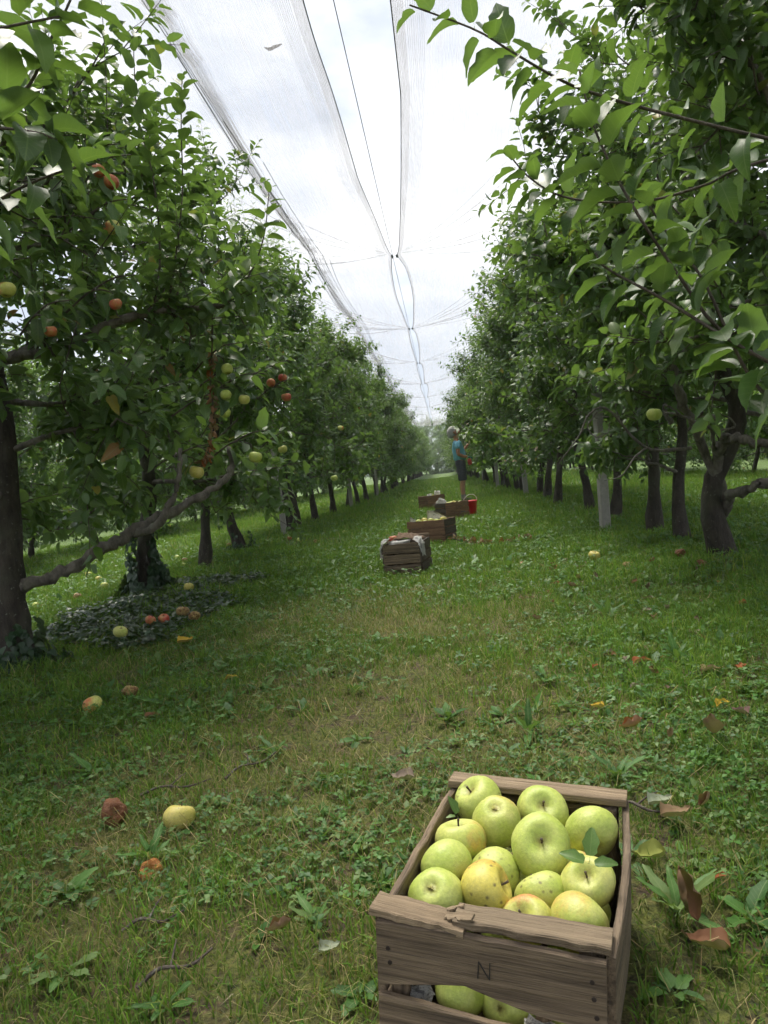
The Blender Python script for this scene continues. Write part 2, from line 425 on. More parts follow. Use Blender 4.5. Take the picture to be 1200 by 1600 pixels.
def shoot_leaves(rng, shoots, heroes=(), size=.082):
    P, A, Nn, S = [], [], [], []; twigs = []
    for (o, d, l, curl, n) in shoots:
        n = max(4, n)
        u = nrm(np.cross(d, [0.3, 0.2, 1.0])); v = np.cross(d, u)
        t = (np.arange(n) + .6) / n
        perp = u * math.cos(curl * 9) + v * math.sin(curl * 9)
        path = o + d * (t * l)[:, None] + perp * (curl * l * t ** 2)[:, None]
        dirs = nrm(d + perp * (2 * curl * t)[:, None])
        ph = np.arange(n) * 2.4 + rng.uniform(0, 6.28) + rng.normal(0, .25, n)
        rad = np.cos(ph)[:, None] * u + np.sin(ph)[:, None] * v
        P.append(path); A.append(dirs * (.35 + .9 * (t ** 3))[:, None] + rad + np.array([0, 0, -.18]) + rng.normal(0, .18, (n, 3)))
        Nn.append(dirs * .55 + np.array([0, 0, .75]) + rng.normal(0, .22, (n, 3)))
        S.append(size * np.interp(t, [0, .15, .7, 1], [.75, 1.0, .95, .5]) * rng.uniform(.78, 1.18, n))
        if l > .1:
            e = np.array([o, o + d * l * .5 + perp * curl * l * .25, o + d * l + perp * curl * l]); twigs.append(tube(e, [.0035, .0025, .0014], 4, cap=False))
    for hs in heroes:
        pts, rr = resample(hs['pts'], np.linspace(.006, .0022, len(hs['pts'])), 30); n = hs['n']
        t = (np.arange(n) + .3) / n * .97 + .03
        path = np.stack([np.interp(t * 29, np.arange(30), pts[:, c]) for c in range(3)], -1)
        dirs = nrm(np.stack([np.interp(t * 29, np.arange(30), np.gradient(pts[:, c])) for c in range(3)], -1))
        u = nrm(np.cross(dirs, [0.3, 0.2, 1.0])); v = np.cross(dirs, u)
        ph = np.arange(n) * 2.4 + rng.uniform(0, 6.28)
        rad = np.cos(ph)[:, None] * u + np.sin(ph)[:, None] * v
        P.append(path); A.append(dirs * (.5 + .7 * (t ** 3))[:, None] + rad + np.array([0, 0, -.2]) + rng.normal(0, .2, (n, 3)))
        Nn.append(dirs * .35 + np.array([0, 0, .85]) + rng.normal(0, .2, (n, 3)))
        S.append(size * 1.12 * np.interp(t, [0, .15, .8, 1], [.8, 1.0, 1, .55]) * rng.uniform(.85, 1.15, n))
        twigs.append(tube(pts, rr, 6))
    P = np.vstack(P); A = nrm(np.vstack(A)); Nn = np.vstack(Nn); S = np.concatenate(S)
    Nn = nrm(Nn - A * (Nn * A).sum(-1, keepdims=True))
    P = P + A * (S * .2)[:, None]
    ci = rng.choice(len(PAL), len(P), p=PALP)
    return P, A, Nn, S, ci, twigs

NEAR = []       # trees whose leaves are told apart one by one

def build_tree(loc, label, seed, H=3.5, R=1.0, zb=.9, near=2, group=None, heroes=(), cat='tree', parent_mat=MAT_BARK, **kw):
    """near 2: leaves that can be told apart, 1: separate mesh, 0: prototype for copies"""
    rng = np.random.default_rng(seed)
    x, y = loc; root = empty('apple_tree', (x, y, float(hgt(x, y))))
    tag(root, label, cat, group)
    off = np.array([x, y, root.location.z])
    for e in kw.get('extra', ()): e['pts'] = np.asarray(e['pts'], float) - off
    hs = [dict(h, pts=np.asarray(h['pts'], float) - off) for h in heroes]
    sk = skeleton(rng, H, R, zb, **kw)
    TP, TR = sk['trunk']
    V, T = tube(TP, TR, 12, .09, rng)
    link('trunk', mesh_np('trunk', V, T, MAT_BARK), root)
    if near:
        for P, Rr in sk['limbs']:
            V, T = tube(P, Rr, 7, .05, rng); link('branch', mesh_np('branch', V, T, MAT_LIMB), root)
    else:
        V, T = merge([tube(P, Rr, 5, .05, rng) for P, Rr in sk['limbs']]); link('branches', mesh_np('branches', V, T, MAT_LIMB), root)
    P, A, Nn, S, ci, tw = shoot_leaves(rng, sk['shoots'], hs, size=.096 if near else .096)
    V, T = merge(tw + [tube(a, b, 4, cap=False) for a, b in sk['subs']])
    tag(link('twigs', mesh_np('twigs', V, T, MAT_TWIG), root), kind='stuff')
    lv = dict(root=root, off=off, P=P, A=A, N=Nn, S=S, ci=ci, near=near)
    if near == 2: NEAR.append(lv)
    else: finish_foliage(lv, np.zeros(len(P), bool))
    return root

def finish_foliage(lv, sel):
    k = ~sel
    V, T, C, U = leaves_np(lv['P'][k], lv['A'][k], lv['N'][k], lv['S'][k], PAL[lv['ci'][k]], TPL_NEAR if lv.get('hi') else (TPL_MID if lv['near'] else TPL_LOW))
    at = {'lc': ('FLOAT_COLOR', C)}
    if lv.get('hi'): at['luv'] = ('FLOAT_VECTOR', U)
    tag(link('foliage', mesh_np('foliage', V, T, MAT_LEAF if lv.get('hi') else MAT_LEAF_FAR, at), lv['root']), kind='stuff')
    for j in np.where(sel)[0]:
        o = bpy.data.objects.new('leaf', leaf_mesh(int(lv['ci'][j]), int(j) % len(TPL_HI))); COL.objects.link(o)
        o.parent = lv['root']; o.matrix_local = frame_matrix(lv['P'][j], lv['A'][j], lv['N'][j], lv['S'][j])

def split_near():
    """leaves that stand free in view and are large become leaves of their own (at most 300 on a tree)"""
    allP = np.vstack([l['P'] + l['off'] for l in NEAR]); idx = np.repeat(np.arange(len(NEAR)), [len(l['P']) for l in NEAR])
    S = np.concatenate([l['S'] for l in NEAR]); A = np.vstack([l['A'] for l in NEAR])
    px, py, d = project(allP + A * (S * .5)[:, None])
    size = np.where(d > .2, S * 1200 / np.maximum(d, .2), 0)
    ok = (d > .3) & (px > -20) & (px < 1220) & (py > -20) & (py < 1620)
    cell = (np.floor(px / 13).astype(int) + 10) * 1000 + np.floor(py / 13).astype(int) + 10
    order = np.argsort(d); vis = np.zeros(len(d), bool); seen = set()
    for j in order:
        if ok[j] and cell[j] not in seen:
            seen.add(cell[j]); vis[j] = True
    for t, lv in enumerate(NEAR):
        I = np.where((idx == t) & vis & (size > 13))[0]
        I = I[np.argsort(-size[I])][:300]
        sel = np.zeros(len(d), bool); sel[I] = True
        lv['hi'] = lv['off'][1] < 6.5
        finish_foliage(lv, sel[idx == t])

def copy_tree(root, loc, rz, sc, label, group):
    r = root.copy(); COL.objects.link(r); r.location = (loc[0], loc[1], float(hgt(*loc))); r.rotation_euler = (0, 0, rz); r.scale = sc
    r['label'] = label; r['group'] = group
    for ch in list(root.children):
        c = ch.copy(); COL.objects.link(c); c.parent = r
    return r

# --- limbs and shoots seen one by one
EX_L0 = [dict(pts=[(-2.4, 3.84, .46), (-2.148, 3.9, .488), (-2.027, 3.95, .521), (-1.841, 4.0, .618), (-1.731, 4.05, .661), (-1.615, 4.1, .737), (-1.483, 4.15, .777), (-1.302, 4.25, .865), (-1.2, 4.35, .963), (-1.213, 4.4, 1.095)], r=[.036, .034, .032, .032, .034, .028, .027, .022, .018, .012], bare=True),
         dict(pts=[(-1.70, 4.06, .67), (-1.56, 4.0, .70), (-1.46, 3.98, .80), (-1.40, 4.0, .93), (-1.38, 4.05, 1.1)], r=[.024, .022, .02, .017, .011], bare=True),
         dict(pts=[(-2.35, 3.8, 1.55), (-2.108, 3.8, 1.637), (-1.834, 3.8, 1.653), (-1.625, 3.85, 1.749), (-1.4, 3.9, 1.806), (-1.23, 3.95, 1.811), (-1.041, 4.0, 1.811)], r=[.028, .026, .024, .022, .02, .016, .012])]
HS_L0 = [hero_shoot([(-1.308, 3.9, 1.811), (-1.232, 3.9, 2.068), (-1.159, 3.9, 2.38), (-1.126, 3.9, 2.695), (-1.089, 3.9, 2.95)], 45),
         hero_shoot([(-1.384, 3.9, 1.804), (-1.315, 3.9, 2.078), (-1.3, 3.9, 2.463), (-1.342, 3.9, 2.789), (-1.317, 3.9, 3.166)], 51),
         hero_shoot([(-1.041, 4.0, 1.811), (-.9, 4.02, 1.95), (-.8, 4.05, 2.15), (-.74, 4.05, 2.4)], 33)]
EX_R0 = [dict(pts=[(1.87, 5.36, .40), (1.80, 5.2, .70), (1.795, 5.0, .824), (1.855, 4.9, .821), (1.963, 4.8, .782), (2.143, 4.7, .804)], r=[.035, .034, .032, .03, .03, .026], bare=True),
         dict(pts=[(1.86, 5.34, .45), (1.66, 5.12, .92), (1.534, 5.0, 1.128), (1.478, 4.9, 1.362), (1.46, 4.8, 1.581)], r=[.034, .03, .028, .024, .018], bare=True),
         dict(pts=[(1.86, 5.36, .32), (1.85, 5.15, .47), (1.886, 5.0, .502), (1.985, 4.9, .546), (2.172, 4.8, .593)], r=[.034, .032, .03, .03, .026], bare=True),
         dict(pts=[(1.608, 5.1, .798), (1.301, 5.0, .83), (1.064, 4.9, 1.094), (.935, 4.85, 1.073), (.856, 4.8, .953), (.716, 4.8, .791)], r=[.012, .010, .0075, .006, .005, .003], bare=True),
         dict(pts=[(.99, 4.87, 1.085), (.93, 4.9, 1.0), (.98, 4.9, .93), (1.05, 4.92, .95), (1.08, 4.95, 1.02)], r=[.005, .0045, .004, .003, .002], bare=True),
         dict(pts=[(1.301, 5.0, .83), (1.2, 4.9, .78), (1.1, 4.85, .68), (.98, 4.8, .66)], r=[.007, .006, .004, .002], bare=True)]
HS_RN = [hero_shoot([(1.75, 2.2, 1.4), (1.3, 2.4, 1.62), (.95, 2.35, 1.72), (.685, 2.3, 1.8), (.551, 2.25, 1.832), (.457, 2.2, 1.853), (.367, 2.15, 1.887), (.281, 2.1, 1.924), (.203, 2.1, 1.984), (.042, 2.05, 2.041)], 39),
         hero_shoot([(1.85, 2.0, .75), (1.35, 2.15, .88), (.95, 2.1, 1.0), (.733, 2.0, 1.107), (.621, 1.95, 1.252), (.528, 1.9, 1.387), (.479, 1.9, 1.499), (.438, 1.9, 1.624), (.42, 1.9, 1.745)], 36),
         hero_shoot([(1.5, 2.1, .7), (.95, 2.05, .9), (.799, 2.0, .972), (.697, 2.0, 1.239), (.642, 2.0, 1.325), (.562, 2.0, 1.478)], 27),
         hero_shoot([(1.5, 1.95, .8), (.95, 1.95, .95), (.779, 1.9, 1.024), (.57, 1.9, 1.186), (.443, 1.9, 1.277), (.417, 1.9, 1.319)], 24),
         hero_shoot([(1.75, 2.2, 1.65), (1.136, 2.6, 1.712), (.932, 2.6, 1.659), (.728, 2.6, 1.635), (.506, 2.6, 1.676), (.389, 2.6, 1.754), (.316, 2.6, 1.856)], 36)]
HS_LN = [hero_shoot([(-2.2, 1.75, 1.3), (-1.7, 1.75, 1.45), (-1.3, 1.75, 1.7), (-.992, 1.7, 1.718), (-.902, 1.7, 1.712), (-.815, 1.7, 1.689), (-.774, 1.7, 1.666)], 24),
         hero_shoot([(-2.2, 1.75, 1.3), (-1.7, 1.75, 1.45), (-1.2, 1.75, 1.65), (-.96, 1.7, 1.735), (-.832, 1.7, 1.787), (-.768, 1.7, 1.875), (-.704, 1.7, 1.962), (-.672, 1.7, 2.039)], 27),
         hero_shoot([(-2.2, 1.75, 1.3), (-1.7, 1.75, 1.45), (-1.3, 1.85, 1.5), (-1.048, 1.8, 1.565), (-.945, 1.8, 1.612), (-.829, 1.8, 1.641), (-.733, 1.8, 1.65)], 24),
         hero_shoot([(-2.2, 1.75, 1.3), (-1.7, 1.75, 1.45), (-1.2, 1.6, 1.8), (-.907, 1.6, 1.855), (-.793, 1.6, 1.864), (-.681, 1.6, 1.867)], 18)]

cr_ = np.random.default_rng(8)
def crooked(x, y, z, az, L, r):
    p = np.array([x, y, z]); pts = [p]; d = np.array([math.cos(az), math.sin(az), .1])
    for k in range(7):
        d = nrm(d + cr_.normal(0, .38, 3) * [1, 1, .8] + [0, 0, .05]); p = p + d * L / 7; pts.append(p)
    return dict(pts=pts, r=list(np.linspace(r, r * .3, 8)), bare=True)
def bare_set(x, y, n, z0=.6, z1=1.05, r=.02):
    o = []
    for k in range(n):
        az = cr_.uniform(2.2, 5.2); e = crooked(x, y, cr_.uniform(z0, z1), az, cr_.uniform(.5, .95), r * cr_.uniform(.7, 1.2)); o.append(e)
        b = e['pts'][4]; o.append(crooked(b[0], b[1], b[2], az + cr_.choice([-1, 1]) * .9, .35, r * .45))
    return o
HANG = [((-1.59, 3.9, 2.519), 'red', 'red apple, upper of the touching pair high in the left tree', .036), ((-1.531, 3.9, 2.456), 'red', 'red apple, lower of the touching pair high in the left tree', .04),
    ((-1.56, 3.9, 2.234), 'blush', 'yellow-orange apple below the red pair in the left tree', .042), ((-1.986, 3.6, 1.907), 'blush', 'red-cheeked apple at the left edge halfway up', .042),
    ((-1.63, 4.0, 1.878), 'red', 'red apple just above the bare upper limb at left', .034), ((-1.897, 3.8, 1.735), 'red', 'pinkish red apple near the left edge under the limb', .034),
    ((-1.12, 4.15, 1.50), 'green', 'green apple, top of the vertical three beside the withered leaves', .036), ((-1.145, 4.15, 1.365), 'green', 'green apple, middle of the vertical three beside the withered leaves', .036),
    ((-1.16, 4.15, 1.27), 'green', 'green apple, lowest of the vertical three beside the withered leaves', .036), ((-1.06, 4.2, 1.335), 'blush', 'red and green apple right of the vertical three', .036),
    ((-1.06, 4.3, 1.02), 'green', 'green apple hanging lowest over the limb tip at left', .042), ((-1.37, 4.2, .97), 'yellow', 'dull yellow apple in shade above the thick bare limb', .046),
    ((-1.321, 6.2, 1.673), 'red', 'red apple, left of the trio beside light leaves', .042), ((-1.242, 6.3, 1.717), 'red', 'red apple, top right of the trio beside light leaves', .042),
    ((-1.209, 6.2, 1.546), 'red', 'red apple, lowest of the trio beside light leaves', .045), ((-1.35, 6.5, 1.145), 'blush', 'orange-cheeked apple low in the second left tree', .045),
    ((-1.29, 9.0, .86), 'green', 'green apple hanging low over a bare branch in the left row', .046), ((-1.25, 9.8, 1.483), 'blush', 'small orange apple in the left leaf wall farther back', .042)]
HANG = [((p[0] * .88, p[1] * .88, .85 + (p[2] - .85) * .88), kd, lab, r * .84) if k < 6 else (p, kd, lab, r * .88) for k, (p, kd, lab, r) in enumerate(HANG)]      # the high ones hang at the lane side of the crown
hr = np.random.default_rng(31)
def carriers(y0, y1):
    o = []
    for p, kd, lab, r in HANG:
        if y0 <= p[1] < y1 and r < .05:
            p = np.array(p); a = hr.uniform(.12, .2)
            o.append(hero_shoot([p + [-a * 1.6, .10, .03], p + [-a * .7, .05, .10], p + [-.01, .01, r + .045], p + [.004, 0, r + .012]], 6))
            o.append(hero_shoot([p + [-a * .7, .05, .10], p + [0, .03, .14], p + [.10, .05, .15]], 6))
    return o
build_tree((-2.4, 1.75), 'apple tree at the left edge whose large leaves hang into the top left corner', 101, H=3.4, R=1.0, heroes=HS_LN)
build_tree((-2.33, 3.85), 'apple tree with a thick bare limb reaching right, trunk cut by the left edge', 102, H=3.4, R=1.2, zb=.85, n_limb=21, density=1.15, extra=EX_L0, heroes=HS_L0 + carriers(3, 5), trunk_r=.062, bend=.25)
build_tree((-2.53, 6.2), 'apple tree whose trunk foot is wrapped in ivy, left row', 103, H=3.9, R=1.25, heroes=carriers(5, 7.5), trunk_r=.06, zb=.75, n_limb=19)
build_tree((-2.62, 8.0), 'slender apple tree just behind the ivy-footed one, left row', 104, H=3.9, R=1.2, near=2, trunk_r=.05, zb=.72, n_limb=17, extra=bare_set(-2.62, 8.0, 2))
build_tree((-2.66, 9.7), 'leaning apple tree between the ivy-footed tree and the grey post, left row', 105, H=3.9, R=1.2, near=2, trunk_r=.055, lean=.1, zb=.72, n_limb=17)
build_tree((2.0, 1.9), 'apple tree at the right edge whose shoots fill the top right corner', 106, H=3.4, R=1.05, heroes=HS_RN)
build_tree((1.9, 3.6), 'apple tree off the right edge with its crown over the fallen leaves', 107, H=3.7, R=1.1)
build_tree((1.84, 5.3), 'thick-trunked apple tree with bare forked limbs at the right edge', 108, H=3.9, R=1.15, n_limb=18, extra=EX_R0 + bare_set(1.84, 5.3, 2, .7, 1.0), trunk_r=.06, lean=.0, zb=.85)
build_tree((1.87, 6.35), 'thin-stemmed apple tree between two stouter trunks, right row', 109, H=3.7, R=1.0, near=2, trunk_r=.042, zb=.85, extra=bare_set(1.87, 6.35, 2))
build_tree((1.88, 7.2), 'leaning apple tree directly right of the concrete post, right row', 110, H=3.9, R=1.1, near=2, trunk_r=.05, lean=.1, zb=1.0, extra=bare_set(1.88, 7.2, 4))
split_near()

protos = []
for k in range(4):
    pr = build_tree((0, 0), 'x', 200 + k, H=[3.5, 3.7, 3.4, 3.6][k], R=[1.1, 1.15, 1.08, 1.1][k], zb=.72, near=0, trunk_r=[.044, .04, .048, .044][k], lean=[.1, -.1, .05, -.05][k], density=1.3, n_limb=17)
    protos.append(pr)
first = [True] * 4
def place(x, y, label, group, k, rz, sc, sink=0.0):
    pr = protos[k]
    if first[k]:
        first[k] = False
        pr.location = (x, y, float(hgt(x, y)) - sink); pr.rotation_euler = (0, 0, rz); pr.scale = sc; pr['label'] = label; pr['group'] = group
    else: copy_tree(pr, (x, y), rz, sc, label, group).location.z -= sink
rt = np.random.default_rng(77)
ORD = ['sixth', 'seventh', 'eighth', 'ninth', 'tenth', 'eleventh', 'twelfth']
def row(x0, ys, label, group, s0=1.0, side=None, sink=0.0):
    for q, y in enumerate(ys):
        s = s0 * rt.uniform(.93, 1.1)
        place(x0 + rt.normal(0, .09), y + rt.normal(0, .15), 'apple tree on the %s trunk from the camera in the %s row' % (ORD[q], side) if side and q < 7 else label, group, int(rt.integers(4)), rt.uniform(0, 6.28), (s * rt.uniform(.94, 1.08),) * 2 + (s * rt.uniform(.95, 1.1),), sink)
row(ROW_L, np.arange(11.9, 100, 2.0), 'apple tree in the closed wall of trees farther down the left row', 'farther apple trees of the left row', 1.14, 'left')
row(ROW_R + .0, np.arange(8.9, 100, 1.8), 'apple tree in the closed wall of trees farther down the right row', 'farther apple trees of the right row', 1.08, 'right')
row(ROW_LL, np.arange(6.5, 50, 2.0), 'apple tree seen between the trunks, beyond the bright lane at left', 'apple trees of the next row at left', sink=.38)
row(ROW_RR, np.arange(6.0, 50, 2.0), 'apple tree seen between the trunks, in the next row at right', 'apple trees of the next row at right', sink=.38)
for xx, gl in ((-15.6, 'left'), (15.0, 'right')):
    row(xx, np.arange(14, 60, 2.6), 'apple tree three rows away at %s, only a dark crown in the gaps' % gl, 'apple trees three rows away at %s' % gl, 1.15, sink=.75)
row(-11.2, np.arange(10, 50, 2.6), 'apple tree two rows away at left, glimpsed under nearer crowns', 'apple trees two rows away at left', 1.1, sink=.6)
row(10.5, np.arange(9, 50, 2.6), 'apple tree two rows away at right, glimpsed under nearer crowns', 'apple trees two rows away at right', 1.1, sink=.6)
for k, (x, y, s) in enumerate([(-9, 112, 2.6), (-3.5, 116, 2.3), (1.5, 110, 2.0), (6.5, 114, 2.5), (12, 119, 2.8), (-15, 116, 2.9), (-22, 90, 2.7), (-29, 90, 2.8), (-37, 86, 3.0), (-46, 80, 3.0), (19, 88, 2.6), (26, 84, 2.8), (33, 92, 2.9), (42, 80, 3.0), (-.8, 121, 2.4)]):
    place(x, y, 'tree in the far wood that closes the end of the lane', 'far wood at the lane end', k % 4, k, (s * 1.3, s * 1.3, s))

for k, (x, y, s) in enumerate([(-.6, 103, 1.5), (.9, 105, 1.3), (-2.2, 106, 1.6), (2.6, 104, 1.4)]):
    place(x, y, 'low bushy tree closing the far end of the lane', 'bushes at the lane end', k, k * 2.0, (s * 1.2, s * 1.2, s), .95 * s)

# ------------------------------------------------------------------ posts and wires
MAT_CONC = simple('concrete', (.27, .255, .235), .9, 0, .12, 25, .3)
MAT_WIRE = simple('wire', (.12, .12, .12), .5, .6, .1)
def post(x, y, label, group=None, tilt=0.0):
    z = float(hgt(x, y)); root = empty('concrete_post', (x, y, z)); root.rotation_euler = (0, tilt, .2)
    tag(root, label, 'post', group)
    bm = bmesh.new(); prof = [(.047, -.1), (.046, .5), (.043, 1.2), (.04, 1.62)]
    rings = []
    for s, h in prof:
        c = .012; rings.append([bm.verts.new(v) for v in [(s - c, -s, h), (s, -s + c, h), (s, s - c, h), (s - c, s, h), (-s + c, s, h), (-s, s - c, h), (-s, -s + c, h), (-s + c, -s, h)]])
    for a, b in zip(rings, rings[1:]):
        for q in range(8): bm.faces.new((a[q], a[(q + 1) % 8], b[(q + 1) % 8], b[q]))
    bm.faces.new(rings[-1])
    me = bpy.data.meshes.new('shaft'); bm.to_mesh(me); bm.free(); link('shaft', me, root, MAT_CONC)
    V, T = merge([tube([(s1 * .05, s2 * .05, h) for s1, s2 in [(-1, -1), (1, -1), (1, 1), (-1, 1), (-1, -1)]], [.003] * 5, 5) for h in (.75, 1.4)])
    link('tie_wire', mesh_np('tie_wire', V, T, MAT_WIRE), root)
    return root
post(1.58, 7.9, 'pale concrete post at the lane side of the right row, beside a leaning trunk', tilt=.03)
post(-2.45, 11.4, 'grey concrete post against a dark trunk in the left row', tilt=-.02)
for q, y in enumerate((16.3, 24.5, 32.7)): post(1.7, y, 'concrete post half hidden in the right row, %s from the camera' % ['second', 'third', 'fourth'][q], 'farther posts of the right row')
for q, y in enumerate((19.6, 27.8)): post(-2.4, y, 'concrete post half hidden in the left row, %s from the camera' % ['second', 'third'][q], 'farther posts of the left row')

# ------------------------------------------------------------------ hail net
VZ, RZ = 4.0, 4.75
CLIPS = [-.4, 5.5, 11.4, 17.3, 23.0, 28.7, 34.5, 40.2, 46, 52, 58]
def slit(y, side):
    y = np.asarray(y, float)
    j = np.clip(np.searchsorted(CLIPS, y) - 1, 0, len(CLIPS) - 2); c = np.array(CLIPS)
    t = np.clip((y - c[j]) / (c[j + 1] - c[j]), 0, 1)
    wid = np.array([.26, .26, .11, .05, .05, .1, .05, .05, .05, .05])[j]
    b = wid * np.sin(math.pi * t) ** .8
    b = np.where(y < 11.4, .27 * np.clip((11.4 - y) / 4.5, 0, 1) ** .7 * (1 - .0 * t), b)
    bl = np.where(y < 11.4, np.minimum(.19, b), b)
    return -.36 + (.035 + (b * 1.15 if side > 0 else 0)) if side > 0 else -.36 - .035 - bl
def net_material(name, lo, hi, col):
    M = Mat(name); v = M.coord('Object', (6, .25, 1))
    a = M.noise(v, 3.0, 6, .6); b = M.noise(M.coord('Object', (30, .5, 1)), 3.0, 3, .6)
    f = M.n('ShaderNodeMapRange'); f.inputs[1].default_value = .35; f.inputs[2].default_value = .75; f.inputs[3].default_value = lo; f.inputs[4].default_value = hi
    M.l(M.math('MULTIPLY', M.math('ADD', a, b), .5), f.inputs[0])
    sp = M.n('ShaderNodeSeparateXYZ'); M.l(M.coord('Object'), sp.inputs[0])
    st = M.math('SINE', M.math('MULTIPLY', sp.outputs[0], 520.0))
    fac = M.math('MULTIPLY', f.outputs[0], M.math('ADD', 1.0, M.math('MULTIPLY', st, .35)), True)
    tr = M.n('ShaderNodeBsdfTransparent'); d = M.n('ShaderNodeBsdfDiffuse'); d.inputs[0].default_value = (*col, 1)
    tl = M.n('ShaderNodeBsdfTranslucent'); tl.inputs[0].default_value = (*col, 1)
    m1 = M.n('ShaderNodeMixShader'); m1.inputs[0].default_value = .55; M.l(d.outputs[0], m1.inputs[1]); M.l(tl.outputs[0], m1.inputs[2])
    m2 = M.n('ShaderNodeMixShader'); M.l(fac, m2.inputs[0]); M.l(tr.outputs[0], m2.inputs[1]); M.l(m1.outputs[0], m2.inputs[2]); M.l(m2.outputs[0], M.out.inputs[0])
    return M.m
MAT_NET = net_material('hail_net', .18, .66, (.5, .5, .52))
MAT_HEM = net_material('hail_net_hem', .42, .7, (.45, .45, .47))
MAT_FOLD = net_material('hail_net_fold', .12, .4, (.5, .5, .52))
MAT_THREAD = simple('net_thread', (.16, .16, .17), .8, 0, .1)
def net_panel(side, label):
    ridge = ROW_L + .05 if side < 0 else ROW_R - .02
    valley2 = ridge + side * 2.2
    ys = np.concatenate([np.arange(-2, 20, .2), np.arange(20, 60.1, .6)])
    fold_u = .55 if side < 0 else .62
    U = np.unique(np.concatenate([np.linspace(0, 1, 50), np.linspace(fold_u - .12, fold_u + .12, 90 if side < 0 else 10), np.linspace(1, 2, 20)]))
    e = slit(ys, side)[:, None]; u = U[None]
    x = np.where(u <= 1, e + (ridge - e) * u, ridge + (valley2 - ridge) * (u - 1))
    tri = np.where(u <= 1, u, 2 - u)
    c = np.array(CLIPS); near_clip = np.exp(-(np.min(np.abs(ys[:, None] - c[None]), 1) / .9) ** 2)[:, None]
    z = VZ + (RZ - VZ) * tri - .34 * tri * (1 - tri) * 2 * (1 - .3 * near_clip) + (.13 * (1 - near_clip)) * (1 - tri) ** 2
    # radiating tension folds from the clips
    dy = (ys[:, None] - c[np.argmin(np.abs(ys[:, None] - c[None]), 1)][:, None]); dx = np.abs(x + .36) + .05
    ang = np.arctan2(dy, dx); z = z + .03 * np.sin(ang * 16) * np.exp(-(np.hypot(dy, dx) - 1) ** 2) * np.clip(tri * 4, 0, 1)
    z = z + .025 * np.sin(x * 9 + ys[:, None] * .6) * np.clip(tri * 3, 0, 1)
    if side < 0:
        wv = fold_u + .015 * np.sin(ys[:, None] * .9)
        amp = .055 * np.exp(-((u - wv) / .035) ** 2) + .03 * np.exp(-((u - wv - .06) / .03) ** 2)
        z = z + amp * np.sin(u * 330 + .8 * np.sin(ys[:, None] * 1.3)) - 1.2 * amp
    V = np.stack([x, np.broadcast_to(ys[:, None], x.shape), z], -1).reshape(-1, 3)
    nu = len(U); i = (np.arange(len(ys) - 1)[:, None] * nu + np.arange(nu - 1)[None]).ravel()
    T = np.vstack([np.stack([i, i + 1, i + nu + 1], -1), np.stack([i, i + nu + 1, i + nu], -1)])
    o = link('hail_net', mesh_np('hail_net', V, T, MAT_NET)); tag(o, label, 'net')
    # hem along the slit
    e1 = slit(ys, side); hw = np.interp(ys, [9, 13], [.085, .035])
    ze = VZ + .13 * (1 - near_clip[:, 0]) - .004
    HV = np.stack([np.stack([e1 + side * hw * q, ys, ze + .02 * q - .003], -1) for q in (0, 1)], 1).reshape(-1, 3)
    i = np.arange(len(ys) - 1) * 2
    HT = np.vstack([np.stack([i, i + 1, i + 3], -1), np.stack([i, i + 3, i + 2], -1)])
    link('hem', mesh_np('hem', HV, HT, MAT_HEM), o)
    th = []
    for q in range(9):
        s = .085 + .014 + q * .016
        k = ys < 12
        th.append(tube(np.stack([e1[k] + side * s, ys[k], ze[k] + .02 + .012 * q], -1), np.full(k.sum(), .0009), 3, cap=False))
    th.append(tube(np.stack([e1, ys, ze], -1), np.full(len(ys), .0045), 4, cap=False))
    V, T = merge(th); link('edge_threads', mesh_np('edge_threads', V, T, MAT_THREAD), o)
    fr = np.random.default_rng(13 + side)
    for yc in CLIPS[2:9]:
        for dy in (-2.6, -1.7, -.9, .8, 1.6, 2.5):
            t = np.linspace(.03, 1, 14); ee = float(slit(np.array([yc]), side)[0]); dy2 = dy * fr.uniform(.8, 1.25)
            xx = ee + (ridge - ee) * t; zz = VZ + (RZ - VZ) * t - .34 * t * (1 - t) * 1.7 - .02 + .05 * (1 - t) * min(1, abs(dy2))
            V, T = tube(np.stack([xx, yc + dy2 * t ** 1.2, zz], -1), np.linspace(.004, .016, 14) * fr.uniform(.6, 1.3), 4, cap=False); link('tension_fold', mesh_np('tension_fold', V, T, MAT_FOLD), o)
    if side < 0:
        fr = np.random.default_rng(3); th = []
        for q in range(16):
            u0 = fold_u + fr.normal(0, .035); a, b = sorted(fr.uniform(-2, 60, 2)); yy = np.arange(a, max(b, a + 8), .5)
            ee = slit(yy, side); xx = ee + (ridge - ee) * (u0 + .01 * np.sin(yy * fr.uniform(.5, 1.2) + q))
            tri = (xx - ee) / (ridge - ee); zz = VZ + (RZ - VZ) * tri - .34 * tri * (1 - tri) * 2 - .06 + fr.normal(0, .015)
            th.append(tube(np.stack([xx, yy, zz], -1), np.full(len(yy), fr.uniform(.002, .006)), 4, cap=False))
        V, T = merge(th); link('gathered_folds', mesh_np('gathered_folds', V, T, MAT_THREAD), o)
    return o
net_panel(-1, 'white hail net sheet over the left tree row with dark gathered folds')
net_panel(1, 'white hail net sheet over the right tree row, smooth and sagging')
